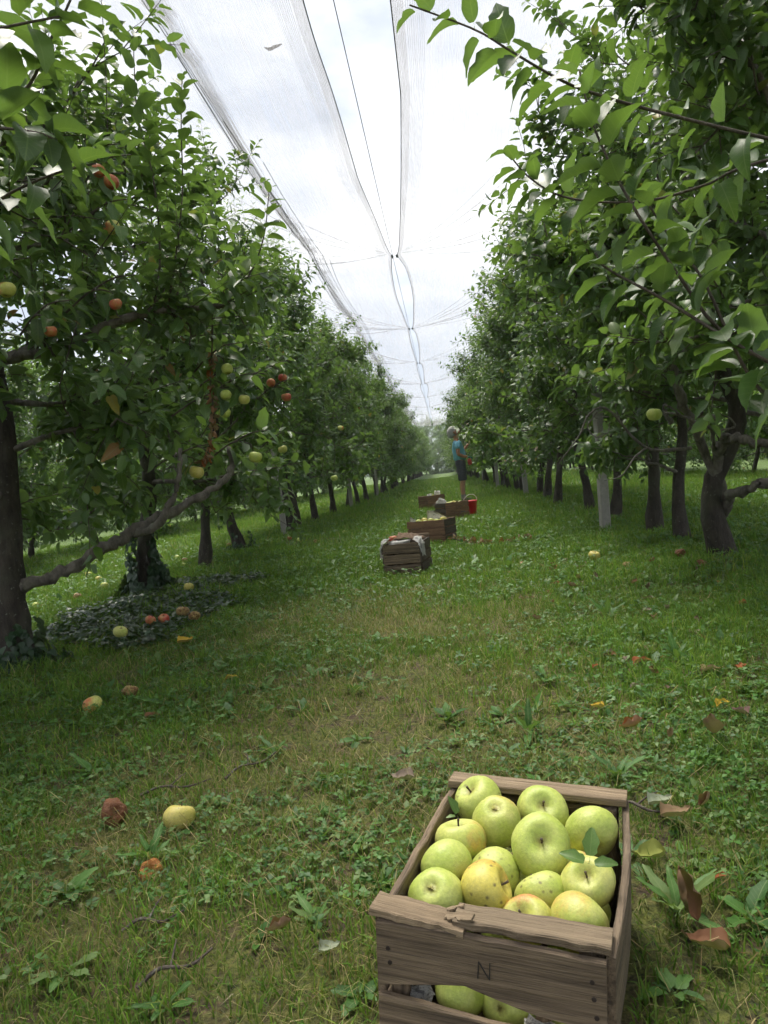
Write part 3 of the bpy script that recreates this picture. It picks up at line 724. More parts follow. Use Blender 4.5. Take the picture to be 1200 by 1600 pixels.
for y in CLIPS[2:5]:
    for s in (-1, 1):
        x = float(slit(np.array([y]), s)[0]); bm = bmesh.new()
        bmesh.ops.create_cube(bm, size=1, matrix=Matrix.Translation((0, 0, 0)) @ Matrix.Diagonal((.035, .09, .012, 1)))
        bmesh.ops.create_cube(bm, size=1, matrix=Matrix.Translation((0, .02, -.014)) @ Matrix.Diagonal((.022, .03, .016, 1)))
        bmesh.ops.bevel(bm, geom=bm.edges[:], offset=.003, segments=1)
        me = bpy.data.meshes.new('net_clip'); bm.to_mesh(me); bm.free()
        o = link('net_clip', me, None, MAT_THREAD); o.location = (x, y, VZ - .012)
        tag(o, 'dark plastic clip on the %s edge of the net slit, %s from the camera' % ('left' if s < 0 else 'right', ['nearest', 'second', 'third'][CLIPS.index(y) - 2]), 'clip', 'clips on the net slit')
wp = np.arange(-2, 60, 1.0)
V, T = tube(np.stack([np.full(len(wp), -.39), wp, np.full(len(wp), VZ + .02)], -1), np.full(len(wp), .0035), 5)
tag(link('lane_wire', mesh_np('lane_wire', V, T, MAT_WIRE)), 'thin dark wire running down the open slit between the nets', 'wire')
for k, y in enumerate((17.3, 28.7)):
    xs = np.linspace(ROW_L, ROW_R, 9); V, T = tube(np.stack([xs, np.full(9, y), VZ - .02 + .5 * np.abs((xs + .36) / 2.2) ** 1.6], -1), np.full(9, .004), 5)
    tag(link('cross_wire', mesh_np('cross_wire', V, T, MAT_WIRE)), ['cross wire spanning the lane under the nets, the nearer one', 'cross wire spanning the lane under the nets, the farther one'][k], 'wire', 'cross wires')

# ------------------------------------------------------------------ ground cover
CR = []     # crate footprints: cx, cy, half w, half l, rot
CR_MAIN = (.036, 1.1911, -.2663)
MAIN_M = Matrix.Translation((.036, 1.1911, 0)) @ Euler((.0075, .0794, -.2663)).to_matrix().to_4x4()     # the front crate leans to its right on the soft ground
a2 = math.radians(-9); a3 = math.radians(-24); a4 = math.radians(35); a5 = math.radians(40)
def off(c, a, u, v): return (c[0] + u * math.cos(a) - v * math.sin(a), c[1] + u * math.sin(a) + v * math.cos(a))
C2 = off((-.408, 6.373), a2, 0, .23); C3 = off((-.039, 8.644), a3, -.235, .165); C4 = off((.0, 12.61), a4, .235, .165); C5 = off((-.36, 16.2), a5, .235, .165)
FOOT = [(CR_MAIN[0], CR_MAIN[1], .175, .235, CR_MAIN[2]), (*C2, .17, .235, a2), (*C3, .235, .17, a3), (*C4, .235, .17, a4), (*C5, .235, .17, a5)]
def in_crate(x, y, pad=0.0):
    r = np.zeros(np.shape(x), bool)
    for cx, cy, hw, hl, a in FOOT:
        dx, dy = x - cx, y - cy; u = dx * math.cos(a) + dy * math.sin(a); v = -dx * math.sin(a) + dy * math.cos(a)
        r |= (np.abs(u) < hw + pad) & (np.abs(v) < hl + pad)
    return r
def dryness(x, y):
    d = .55 * vnoise(x, y, 1.6, 5) + .45 * vnoise(x, y, 4.2, 6)
    lane = np.exp(-((x + .35) / .95) ** 2) * np.clip((6.2 - y) / 2.5, 0, 1)
    return np.clip(d * .68 + lane * .33 - .12 * (x > .55), 0, 1)
G = np.random.default_rng(21)
def scatter(y0, y1, n, wide=None):
    ys = np.sqrt(G.uniform(y0 ** 2, y1 ** 2, n)) if wide is None else G.uniform(y0, y1, n)
    xs = G.uniform(-1, 1, n) * (.62 * ys + .35) - .04 * ys if wide is None else G.uniform(wide[0], wide[1], n)
    return xs, ys
GC = np.array([(.064, .15, .017), (.084, .19, .022), (.115, .23, .028), (.052, .125, .018), (.165, .25, .036), (.19, .24, .045)])
DC = np.array([(.27, .205, .10), (.34, .27, .14), (.20, .14, .065), (.16, .14, .04)])
def blades(x, y, h, wd, c, lean, seg3=True):
    n = len(x); z = hgt(x, y) - .004; ph = G.uniform(0, 6.28, n); f = G.uniform(0, 6.28, n)
    l = np.stack([np.cos(ph), np.sin(ph), np.zeros(n)], -1); s = np.stack([np.cos(f), np.sin(f), np.zeros(n)], -1)
    B = np.stack([x, y, z], -1); up = np.array([0, 0, 1.0])
    tip = B + l * (h * np.sin(lean))[:, None] + up * (h * np.cos(lean))[:, None]
    wv = s * (wd * .5)[:, None]
    if seg3:
        mid = B + l * (h * .55 * np.sin(lean * .55))[:, None] + up * (h * .55 * np.cos(lean * .55))[:, None]
        V = np.stack([B - wv, B + wv, mid - wv * .8, mid + wv * .8, tip], 1); T0 = np.array([(0, 1, 3), (0, 3, 2), (2, 3, 4)]); k = 5
    else:
        V = np.stack([B - wv, B + wv, tip], 1); T0 = np.array([(0, 1, 2)]); k = 3
    T = T0[None] + (np.arange(n) * k)[:, None, None]
    return V.reshape(-1, 3), T.reshape(-1, 3), np.hstack([np.repeat(c, k, 0), np.ones((n * k, 1))])
def rowdist(x): return np.min(np.abs(np.asarray(x)[..., None] - np.array([ROW_L, ROW_R, ROW_LL, ROW_RR])), -1)
def grass_colours(x, y, dry):
    n = len(x); c = GC[G.integers(0, len(GC), n)] * G.uniform(.6, 1.35, n)[:, None]
    isd = G.random(n) < np.clip((dry - .42) * 1.5, .03, .75)
    c[isd] = DC[G.integers(0, len(DC), isd.sum())] * G.uniform(.7, 1.2, isd.sum())[:, None]
    return c
gp = []
for y0, y1, n, hs, ws, s3, wide in [(.85, 2.2, 64000, (.02, .068), (.0016, .0034), True, None), (2.2, 4.5, 100000, (.022, .075), (.0022, .0042), True, None), (4.5, 9.5, 150000, (.03, .085), (.004, .0075), True, None),
                              (9.5, 20, 170000, (.045, .11), (.008, .015), False, (-8.5, 6.5)), (20, 62, 110000, (.06, .13), (.016, .03), False, (-8, 6))]:
    x, y = scatter(y0, y1, n, wide); dry = dryness(x, y)
    keep = (G.random(len(x)) < np.clip(1.2 - dry * 1.15, .1, 1) * np.clip(.35 + 1.3 * vnoise(x, y, 8, 41), .3, 1)) & ~in_crate(x, y); x, y, dry = x[keep], y[keep], dry[keep]
    rd = rowdist(x); tall = 1 + .35 * np.exp(-((rd - .35) / .3) ** 2) * vnoise(x, y, 1.3, 9)
    lush = 1 + .15 * np.clip((x - .4) / .6, 0, 1) * (y < 5)
    clump = vnoise(x, y, 8, 41) * .65 + vnoise(x, y, 2.7, 42) * .35
    h = G.uniform(*hs, len(x)) * tall * lush * (1.15 - .4 * dry) * (.45 + 1.15 * clump); lean = G.uniform(.15, 1.25, len(x))
    gp.append(blades(x, y, h, G.uniform(*ws, len(x)) * 1.25, grass_colours(x, y, dry) * (.62 + .8 * clump)[:, None], lean, s3))
def cat3(ps):
    V, T = merge([(a, b) for a, b, _ in ps]); return V, T, np.vstack([c for _, _, c in ps])
V, T, C = cat3(gp)
tag(link('grass', mesh_np('grass', V, T, MAT_GRASS, {'lc': ('FLOAT_COLOR', C)}, False)), 'short mown grass covering the orchard lane', 'grass', kind='stuff')

# dry stalks lying flat
def stalks(y0, y1, n, ln, wd):
    x, y = scatter(y0, y1, n); dry = dryness(x, y); k = (G.random(n) < np.clip(dry * 1.6 - .35, .05, 1)) & ~in_crate(x, y, .02); x, y = x[k], y[k]; n = len(x)
    h = G.uniform(*ln, n); c = DC[G.integers(0, 3, n)] * G.uniform(.7, 1.5, n)[:, None]
    V, T, C = blades(x, y, h, G.uniform(*wd, n), c, G.uniform(1.25, 1.62, n)); V[:, 2] += np.repeat(G.uniform(.004, .02, n), 5); return V, T, C
V, T, C = cat3([stalks(.85, 2.2, 7500, (.03, .12), (.001, .0024)), stalks(2.2, 5.5, 14000, (.04, .13), (.0018, .004))])
tag(link('dry_stalks', mesh_np('dry_stalks', V, T, MAT_GRASS, {'lc': ('FLOAT_COLOR', C)}, False)), 'pale dry grass stalks strewn flat over the lane', 'straw', kind='stuff')

def bits(y0, y1, n, ln, wd, col, lean, lift, thr, seg3=True):
    x, y = scatter(y0, y1, n); k = (thr(x, y)) & ~in_crate(x, y, .01); x, y = x[k], y[k]; n = len(x)
    V, T, C = blades(x, y, G.uniform(*ln, n), G.uniform(*wd, n), col[G.integers(0, len(col), n)] * G.uniform(.55, 1.35, n)[:, None], G.uniform(*lean, n), seg3)
    V[:, 2] += np.repeat(G.uniform(0, lift, n), 5 if seg3 else 3); return V, T, C
TC = np.array([(.16, .11, .055), (.10, .065, .035), (.26, .2, .11), (.05, .035, .022), (.34, .29, .2)])
MC = np.array([(.11, .14, .022), (.15, .17, .028), (.08, .12, .02), (.19, .2, .045)])
V, T, C = cat3([bits(.85, 2.4, 16000, (.008, .035), (.0015, .004), TC, (1.2, 1.7), .012, lambda x, y: vnoise(x, y, 5, 51) > .42, False), bits(2.4, 5, 18000, (.012, .05), (.002, .006), TC, (1.2, 1.7), .014, lambda x, y: vnoise(x, y, 4, 51) > .45, False)])
tag(link('thatch', mesh_np('thatch', V, T, MAT_GRASS, {'lc': ('FLOAT_COLOR', C)}, False)), 'brown mown thatch and litter between the grass blades', 'litter', kind='stuff')
V, T, C = cat3([bits(.85, 2.4, 60000, (.006, .016), (.002, .0042), MC, (.1, 1.0), .004, lambda x, y: vnoise(x, y, 3.1, 61) * .6 + vnoise(x, y, 9, 62) * .4 > .5, False), bits(2.4, 5.5, 70000, (.008, .022), (.003, .007), MC, (.1, 1.0), .004, lambda x, y: (vnoise(x, y, 2.6, 61) * .6 + vnoise(x, y, 7, 62) * .4 > .48) & (np.abs(x + .3) < 1.3), False)])
tag(link('moss', mesh_np('moss', V, T, MAT_GRASS, {'lc': ('FLOAT_COLOR', C)}, False)), 'yellow-green moss tufts in the worn middle of the lane', 'moss', kind='stuff')

# clover and small broad leaves
TPL_ROUND = [leaf_template([0, .55, 1], .1, .25, .1, 4, halfw=.5, petiole=0), leaf_template([0, .5, 1], .25, .35, .1, 5, halfw=.42, petiole=0)]
WC = np.array([(.035, .10, .02), (.05, .135, .024), (.068, .165, .03), (.052, .12, .036), (.085, .18, .042), (.12, .19, .06)])
def clover(y0, y1, n, sz, hh, fn=None):
    x, y = scatter(y0, y1, n); dry = dryness(x, y)
    patch = vnoise(x, y, 2.2, 12) * .6 + vnoise(x, y, 6, 13) * .4 + .18 * (x > .5) + .12 * (x < -.6)
    k = (patch > .46) & (G.random(n) < 1.15 - dry) & ~in_crate(x, y, .01); x, y = x[k], y[k]; n = len(x)
    cz = hgt(x, y) + G.uniform(*hh, n); ph = G.uniform(0, 6.28, n); P = []; A = []; S = []; Cc = []
    s = G.uniform(*sz, n); col = WC[G.integers(0, len(WC), n)] * G.uniform(.75, 1.2, n)[:, None]
    for q in range(3):
        a = np.stack([np.cos(ph + q * 2.09), np.sin(ph + q * 2.09), G.normal(.1, .3, n)], -1); P.append(np.stack([x, y, cz], -1)); A.append(nrm(a)); S.append(s); Cc.append(col)
    P, A, S, Cc = np.vstack(P), np.vstack(A), np.concatenate(S), np.vstack(Cc)
    Nn = nrm(np.array([0, 0, 1.0]) + G.normal(0, .3, P.shape)); Nn = nrm(Nn - A * (Nn * A).sum(-1, keepdims=True))
    V, T, C, U = leaves_np(P, A, Nn, S, Cc, TPL_ROUND); return V, T, C
V, T, C = cat3([clover(.85, 2.4, 14000, (.007, .019), (.006, .034)), clover(2.4, 5, 16000, (.01, .024), (.008, .045)), clover(5, 9, 9500, (.018, .034), (.02, .06)), clover(9, 15, 3500, (.03, .05), (.03, .07))])
tag(link('clover', mesh_np('clover', V, T, MAT_CLOVER, {'lc': ('FLOAT_COLOR', C)})), 'low clover and small broad-leaved weeds among the grass', 'clover', kind='stuff')

# weeds with broad leaves; the large ones in front are plants of their own
TPL_LONG = [leaf_template(HI, .25, .35, .25, 30 + k, halfw=h, petiole=.25) for k, h in enumerate((.14, .2, .27))]
WEEDMESH = {}
def weed_leaf(si, ci):
    if (si, ci) not in WEEDMESH:
        tv, tt, tu = TPL_LONG[si]; c = np.tile(np.append(WC[ci], 1), (len(tv), 1))
        WEEDMESH[(si, ci)] = mesh_np('weed_leaf', tv, tt, MAT_WEED, {'lc': ('FLOAT_COLOR', c), 'luv': ('FLOAT_VECTOR', tu)})
    return WEEDMESH[(si, ci)]
def weed(x, y, si, n, ln, up, label, rng):
    root = empty('weed', (x, y, float(hgt(x, y)))); tag(root, label, 'weed', 'broad-leaved weeds in the foreground'); ph = rng.uniform(0, 6.28)
    ci = int(rng.integers(0, len(WC)))
    for q in range(n):
        p = ph + q * 2.4; e = up + rng.normal(0, .2)
        a = np.array([math.cos(p) * math.cos(e), math.sin(p) * math.cos(e), math.sin(e)]); nn = np.array([-math.cos(p) * math.sin(e), -math.sin(p) * math.sin(e), math.cos(e)]) + rng.normal(0, .15, 3)
        s = ln * rng.uniform(.5, .95)
        o = bpy.data.objects.new('leaf', weed_leaf(si, min(len(WC) - 1, max(0, ci + int(rng.integers(-1, 2)))))); COL.objects.link(o); o.parent = root
        o.matrix_local = frame_matrix(a * s * .22 + np.array([0, 0, .004]), a, nn, s)
wr = np.random.default_rng(4)
for x, y, si, n, ln, up, lab in [
    (.335, 1.36, 0, 8, .12, .7, 'tuft of long upright dandelion leaves right of the apple crate'),
    (.45, 1.33, 2, 6, .085, .35, 'broad plantain rosette at the right edge beside the apple crate'),
    (.27, 1.16, 2, 6, .06, .4, 'dark broad-leaved weed in the shade under the crate right side'),
    (.29, 1.55, 1, 7, .09, .3, 'flat weed rosette against the far right corner of the crate'),
    (.40, 1.55, 1, 6, .08, .2, 'weed with yellowing leaf between crate and straw patch'),
    (.52, 1.5, 2, 5, .06, .3, 'small round-leaved weed near the right edge above the plantain'),
    (.36, 1.95, 0, 8, .1, .8, 'upright leafy weed behind the right rear corner of the crate'),
    (.62, 2.55, 1, 7, .09, .5, 'weed clump beside the reddish fallen leaves at right'),
    (.62, 2.05, 2, 7, .07, .4, 'leafy weed below the large brown leaf at right'),
    (.18, 2.35, 0, 7, .11, .9, 'tall narrow-leaved weed standing behind the apple crate'),
    (.10, 2.2, 1, 6, .08, .6, 'leafy weed just behind the crate rear board'),
    (-.62, 2.35, 0, 7, .09, .8, 'upright weed in the middle of the lane left of the straw patch'),
    (-.36, 2.42, 2, 5, .06, .2, 'single flat round-leaved weed in the straw of the lane'),
    (-.12, 2.0, 1, 6, .07, .2, 'grey-green flat weed left of the crate rear corner'),
    (-.28, 1.72, 1, 7, .07, .3, 'weed with pointed leaves left of the crate'),
    (-.33, 1.42, 0, 7, .07, .7, 'narrow-leaved weed left of the crate front'),
    (-.22, 1.2, 2, 5, .05, .3, 'small pale weed at the lower edge left of the crate'),
    (-.62, 1.55, 2, 6, .06, .3, 'rosette right beside the orange rotten apple piece'),
    (-.78, 1.72, 0, 7, .09, .8, 'upright weed between brown apple and orange apple piece'),
    (-.92, 1.6, 2, 8, .08, .4, 'large dark dock plant at the left edge below the brown apple'),
    (-.78, 1.3, 1, 7, .07, .4, 'leafy weed in the lower left corner'),
    (-.55, 1.2, 1, 6, .06, .4, 'weed near the bottom edge left of centre'),
    (-1.2, 2.3, 1, 8, .09, .6, 'dark leafy weed left of the brown rotten apple'),
    (-1.25, 3.0, 0, 7, .1, .8, 'upright weed right of the blushed fallen apple'),
    (.82, 3.0, 0, 9, .12, .9, 'tall tuft of weeds among red leaves at right'),
    (.75, 3.9, 0, 9, .13, .9, 'tall weed tuft on the right side of the lane before the yellow apple'),
    (.3, 2.9, 1, 6, .09, .5, 'pale weed clump on the lane behind the crate'),
    (-.72, 2.0, 2, 5, .06, .25, 'flat weed right behind the yellow fallen apple')]:
    weed(x, y, si, n, ln, up, lab, wr)
def weeds_stuff(y0, y1, n, ln):
    x, y = scatter(y0, y1, n); k = (vnoise(x, y, 1.5, 22) + .15 * (np.abs(x + .3) > .9) + .2 * (x > .45) > .5) & ~in_crate(x, y, .03); x, y = x[k], y[k]; n = len(x); P = []; A = []; Nn = []; S = []; Cc = []
    for q in range(6):
        p = G.uniform(0, 6.28, n); e = G.normal(.55, .25, n); s = G.uniform(*ln, n)
        a = np.stack([np.cos(p) * np.cos(e), np.sin(p) * np.cos(e), np.sin(e)], -1)
        P.append(np.stack([x, y, hgt(x, y)], -1) + a * (s * .15)[:, None]); A.append(a); Nn.append(np.stack([-np.cos(p) * np.sin(e), -np.sin(p) * np.sin(e), np.cos(e)], -1)); S.append(s); Cc.append(WC[G.integers(0, len(WC), n)])
    V, T, C, U = leaves_np(np.vstack(P), np.vstack(A), np.vstack(Nn), np.concatenate(S), np.vstack(Cc), [leaf_template(MIDS, .25, .3, .2, 60, halfw=.17, petiole=0), leaf_template(MIDS, .2, .3, .2, 61, halfw=.25, petiole=0)])
    return V, T, C
V, T, C = cat3([weeds_stuff(.9, 2.5, 420, (.015, .045)), weeds_stuff(2.5, 6, 1100, (.025, .075)), weeds_stuff(6, 12, 900, (.05, .11))])
tag(link('small_weeds', mesh_np('small_weeds', V, T, MAT_CLOVER, {'lc': ('FLOAT_COLOR', C)})), 'small leafy weeds scattered through the grass', 'weeds', kind='stuff')

# ivy: carpet round the left trunks and climbing their feet
TPL_IVY = [leaf_template([0, .2, .45, 1], .1, .25, .3, 70 + k, halfw=.46, petiole=0) for k in range(2)]
def ivy_patch():
    P, A, Nn, S = [], [], [], []
    n = 13000; x = G.normal(-2.1, .5, n); y = G.uniform(3.4, 7.6, n)
    k = (vnoise(x, y, 1.6, 31) * .6 + np.exp(-((x + 2.2) / .5) ** 2 - ((y - 5.3) / 1.1) ** 2) > .62) & (x < -1.35); x, y = x[k], y[k]; n = len(x)
    p = G.uniform(0, 6.28, n); P.append(np.stack([x, y, hgt(x, y) + G.uniform(.01, .07, n)], -1)); A.append(np.stack([np.cos(p), np.sin(p), G.normal(-.1, .2, n)], -1)); Nn.append(np.array([0, 0, 1.0]) + G.normal(0, .3, (n, 3))); S.append(G.uniform(.028, .055, n))
    for tx, ty, top, m, r in [(-2.33, 3.85, .22, 700, .08), (-2.53, 6.2, .62, 2000, .085), (-2.66, 9.7, .25, 300, .07)]:
        a = G.uniform(0, 6.28, m); h = top * G.random(m) ** 1.7 * (.55 + .45 * np.sin(a * 3 + tx * 9)); rr = r * (.8 + 1.5 * np.exp(-h / .2)) * (1 + .25 * np.sin(a * 4 + h * 14)) + G.uniform(0, .04, m); z0 = float(hgt(tx, ty))
        P.append(np.stack([tx + rr * np.cos(a), ty + rr * np.sin(a), z0 + h + .01], -1)); A.append(np.stack([.35 * np.cos(a), .35 * np.sin(a), np.full(m, -.9)], -1) + G.normal(0, .3, (m, 3))); Nn.append(np.stack([np.cos(a), np.sin(a), np.full(m, .4)], -1) + G.normal(0, .2, (m, 3))); S.append(G.uniform(.025, .06, m))
    P, A, Nn, S = np.vstack(P), nrm(np.vstack(A)), np.vstack(Nn), np.concatenate(S); Nn = nrm(Nn - A * (Nn * A).sum(-1, keepdims=True))
    pc = np.array([(.012, .034, .014), (.016, .044, .018), (.022, .055, .022), (.018, .04, .02)])[G.integers(0, 4, len(P))]
    V, T, C, U = leaves_np(P, A, Nn, S, pc, TPL_IVY); return mesh_np('ivy', V, T, MAT_IVY, {'lc': ('FLOAT_COLOR', C)})
tag(link('ivy', ivy_patch()), 'dark ivy carpeting the ground and trunk feet in the left row', 'ivy', kind='stuff')

# ------------------------------------------------------------------ wood, crates
def wood_material(name, dark, light, grey=.3):
    M = Mat(name); oi = M.n('ShaderNodeObjectInfo'); c = M.n('ShaderNodeTexCoord')
    ad = M.n('ShaderNodeVectorMath'); M.l(c.outputs['Object'], ad.inputs[0])
    cb = M.n('ShaderNodeCombineXYZ'); M.l(M.math('MULTIPLY', oi.outputs['Random'], 17.0), cb.inputs[0]); M.l(M.math('MULTIPLY', oi.outputs['Random'], 5.0), cb.inputs[2]); M.l(cb.outputs[0], ad.inputs[1])
    mp = M.n('ShaderNodeMapping'); mp.inputs['Scale'].default_value = (.8, 30, 30); M.l(ad.outputs[0], mp.inputs[0])
    grain = M.noise(mp.outputs[0], 3.2, 8, .65)
    mp2 = M.n('ShaderNodeMapping'); mp2.inputs['Scale'].default_value = (4, 9, 9); M.l(ad.outputs[0], mp2.inputs[0])
    blot = M.noise(mp2.outputs[0], 2.0, 5, .6)
    cc = M.ramp(grain, [(.34, dark), (.5, tuple((a + b) / 2 for a, b in zip(dark, light))), (.66, light)])
    cc = M.mix(M.math('MULTIPLY', M.ramp(blot, [(.4, (0, 0, 0)), (.65, (1, 1, 1))]), grey), cc, tuple(x * .55 for x in dark))
    fine = M.noise(mp.outputs[0], 14, 3, .6)
    cc = M.mix(M.math('MULTIPLY', M.ramp(fine, [(.58, (0, 0, 0)), (.66, (1, 1, 1))]), .6), cc, tuple(x * .4 for x in dark))
    br = M.mix(oi.outputs['Random'], (.8, .8, .8), (1.12, 1.1, 1.08)); cc = M.mix(1.0, cc, br, 'MULTIPLY')
    M.base(cc); M.set(Roughness=.85); M.bump(M.math('ADD', grain, M.math('MULTIPLY', fine, .7)), .8, .005); return M.m
W_GREY = wood_material('weathered_wood', (.066, .046, .029), (.25, .185, .12))
W_LIGHT = wood_material('bare_wood', (.17, .115, .07), (.36, .26, .175))
W_BROWN = wood_material('brown_wood', (.11, .058, .032), (.32, .18, .105))
W_RIM = wood_material('worn_rim_wood', (.11, .077, .045), (.31, .235, .15))
W_DARK = wood_material('dark_wood', (.05, .036, .026), (.14, .10, .075))
MAT_NAIL = simple('rusty_nail', (.035, .025, .02), .7, .4, .3)
MAT_INK = simple('black_marker', (.02, .018, .016), .8, 0, .2)

BOARD = {}
def plank(name, parent, c, L, W, T, mat, ax=(1, 0, 0), wd=(0, 0, 1), seed=0, wob=.0025, bow=0.0, prof=None, endcut=0.0):
    """board: L along ax, W along wd, T across; prof(s) -> (lower edge offset, upper edge offset) for worn edges"""
    r = np.random.default_rng(seed); n = 11
    ax = nrm(np.array(ax, float)); wd = nrm(np.array(wd, float)); th = np.cross(ax, wd)
    bev = min(.0018, T * .2)
    s = np.linspace(-.5, .5, n); rings = []
    for k, q in enumerate(s):
        lo, hi = prof(q) if prof else (0, 0)
        y0 = -W / 2 + lo + r.normal(0, wob); y1 = W / 2 + hi + r.normal(0, wob); t0, t1 = -T / 2 + r.normal(0, wob * .15), T / 2 + r.normal(0, wob * .15)
        b = bow * math.cos(q * math.pi)
        xs = q * L + (endcut * r.normal() if k in (0, n - 1) else 0)
        rings.append([(xs, y0 + bev, t0 + b), (xs, y0, t0 + bev + b), (xs, y0, t1 - bev + b), (xs, y0 + bev, t1 + b), (xs, y1 - bev, t1 + b), (xs, y1, t1 - bev + b), (xs, y1, t0 + bev + b), (xs, y1 - bev, t0 + b)])
    bm = bmesh.new(); rv = [[bm.verts.new(v) for v in rg] for rg in rings]
    for a, b in zip(rv, rv[1:]):
        for q in range(8): bm.faces.new((a[q], b[q], b[(q + 1) % 8], a[(q + 1) % 8]))
    bm.faces.new(rv[0]); bm.faces.new(rv[-1][::-1]); bmesh.ops.recalc_face_normals(bm, faces=bm.faces[:])
    me = bpy.data.meshes.new(name); bm.to_mesh(me); bm.free()
    o = link(name, me, parent, mat)
    M = Matrix.Identity(4)
    for i in range(3): M[i][0] = ax[i]; M[i][1] = wd[i]; M[i][2] = th[i]; M[i][3] = c[i]
    o.matrix_local = M; BOARD[o] = M.copy(); return o

NAILMESH = None
def nail(parent, p, d, r=.0035):
    global NAILMESH
    if NAILMESH is None:
        bm = bmesh.new(); bmesh.ops.create_cone(bm, cap_ends=True, segments=8, radius1=1, radius2=.8, depth=.6); NAILMESH = bpy.data.meshes.new('nail'); bm.to_mesh(NAILMESH); bm.free(); NAILMESH.materials.append(MAT_NAIL)
    o = bpy.data.objects.new('nail', NAILMESH); COL.objects.link(o); o.parent = parent
    o.matrix_local = BOARD[parent].inverted() @ Matrix.Translation(p) @ Vector(d).to_track_quat('Z', 'Y').to_matrix().to_4x4() @ Matrix.Scale(r, 4); return o

def crate(x, y, rz, w, l, h, label, mats, seed, main=False, slats=3, batten=True):
    """open fruit crate: local x = width w, local y = length l; ends at -y (front) and +y"""
    root = empty('fruit_crate', (x, y, float(hgt(x, y)) + .004), rz); tag(root, label, 'crate', 'apple crates on the lane')
    r = np.random.default_rng(seed); t = .011; gap = .012; k = seed * 50
    ms, me_, mb = mats
    ph = (h - gap * (slats - 1)) / slats
    for sx in (-1, 1):
        for sy in (-1, 1):
            plank('corner_post', root, (sx * (w / 2 - t - .016), sy * (l / 2 - t - .016), h / 2 - .002), h - .004, .03, .03, mb, (0, 0, 1), (1, 0, 0), k + 1); k += 1
    for s in range(slats):
        zc = ph / 2 + s * (ph + gap)
        for sx in (-1, 1):
            if main and sx == 1 and s == slats - 1:
                plank('side_board', root, (sx * (w / 2 - t / 2) + .004, .0, zc), l - .002, ph, t, ms, (0, 1, .0), (0, 0, 1), k, .002, .010)
            else: plank('side_board', root, (sx * (w / 2 - t / 2), 0, zc), l - .002, ph, t, ms, (0, 1, 0), (0, 0, 1), k, .0022)
            k += 1
        for sy in (-1, 1):
            if main and sy == -1: continue
            o = plank('end_board', root, (0, sy * (l / 2 - t / 2 + .001), zc), w - 2 * t - .003, ph, t, me_, (1, 0, 0), (0, 0, 1), k, .0022); k += 1
            for sx in (-1, 1):
                nail(o, (sx * (w / 2 - t - .018), sy * (l / 2 + .0015), zc + .018), (0, sy, 0)); nail(o, (sx * (w / 2 - t - .02), sy * (l / 2 + .0015), zc - .02), (0, sy, 0))
    for q in range(4):
        plank('bottom_board', root, ((q - 1.5) * (w - 2 * t) / 4.0, 0, .006), l - 2 * t - .004, (w - 2 * t) / 4 - .008, .008, mb, (0, 1, 0), (1, 0, 0), k); k += 1
    if batten:
        for sy in ((1,) if main else (-1, 1)):
            plank('top_batten', root, (0, sy * (l / 2 - .014), h + .0075), w + .004, .046, .013, W_RIM if main else mb, (1, 0, 0), (0, 1, 0), k, .0012); k += 1
    return root

# --- foreground crate
WM, LM, HM = .312, .442, .242
c1 = crate(CR_MAIN[0], CR_MAIN[1], CR_MAIN[2], WM, LM, HM, 'weathered open wooden crate in the foreground, full of large green apples, marked N', (W_GREY, W_GREY, W_GREY), 1, main=True, slats=2)
c1.matrix_world = MAIN_M
fy = -LM / 2 - .004
fb1 = plank('end_board', c1, (-.001, fy, .195), WM - .012, .092, .011, W_GREY, (1, 0, 0), (0, 0, 1), 901, .0012, prof=lambda s: (.022 * math.exp(-((s + .12) / .22) ** 2) - .006 * (s > .25) * (s - .25) * 4, .0))
fb2 = plank('end_board', c1, (-.001, fy + .002, .066), WM - .01, .128, .011, W_GREY, (1, 0, 0), (0, 0, 1), 902, .0015, prof=lambda s: (0, -.006 * math.sin(s * 5 + 1) - .012 * (s > .3) * (s - .3) * 4))
plank('top_batten', c1, (.0585, fy + .024, HM + .0075), .193, .042, .012, W_RIM, (1, 0, .0), (0, 1, 0), 903, .0014, endcut=.006)
plank('broken_batten', c1, (-.0985, fy + .019, HM + .004), .114, .042, .012, W_RIM, (1, -.06, -.055), (0, 1, 0), 904, .0016, endcut=.007)
plank('splinter', c1, (-.042, fy + .012, HM + .014), .034, .012, .004, W_RIM, (1, -.5, .25), (0, 1, .2), 905, .0012, endcut=.004)
plank('splinter', c1, (-.048, fy + .034, HM + .012), .026, .009, .004, W_RIM, (1, .4, .3), (0, 1, -.2), 906, .0012, endcut=.004)
for px, pz in [(-.135, .205), (-.133, .185), (.132, .212), (.134, .19), (.137, .166), (-.134, .09), (.134, .085), (.135, .05)]:
    nail(fb1 if pz > .13 else fb2, (px, fy - .0058, pz), (0, -1, 0), .0036)
bmN = bmesh.new()
def stroke(a, b, wd):
    a = np.array(a); b = np.array(b); d = nrm(b - a); s = np.array([-d[1], d[0]]) * wd / 2
    vs_ = []
    for yy in (fy - .0072, fy - .0050):
        vs_.append([bmN.verts.new((q[0], yy, q[1])) for q in (a - s, a + s, b + s * .7, b - s * .7)])
    f, g = vs_
    bmN.faces.new(f); bmN.faces.new(g[::-1])
    for q in range(4): bmN.faces.new((f[q], g[q], g[(q + 1) % 4], f[(q + 1) % 4]))
stroke((-.012, .188), (-.0105, .211), .0013); stroke((-.0105, .211), (.0035, .189), .0012); stroke((.0035, .189), (.0045, .212), .0014)
meN = bpy.data.meshes.new('letter_n'); bmN.to_mesh(meN); bmN.free(); ln_ = link('letter_n', meN, fb1, MAT_INK); ln_.matrix_local = BOARD[fb1].inverted()

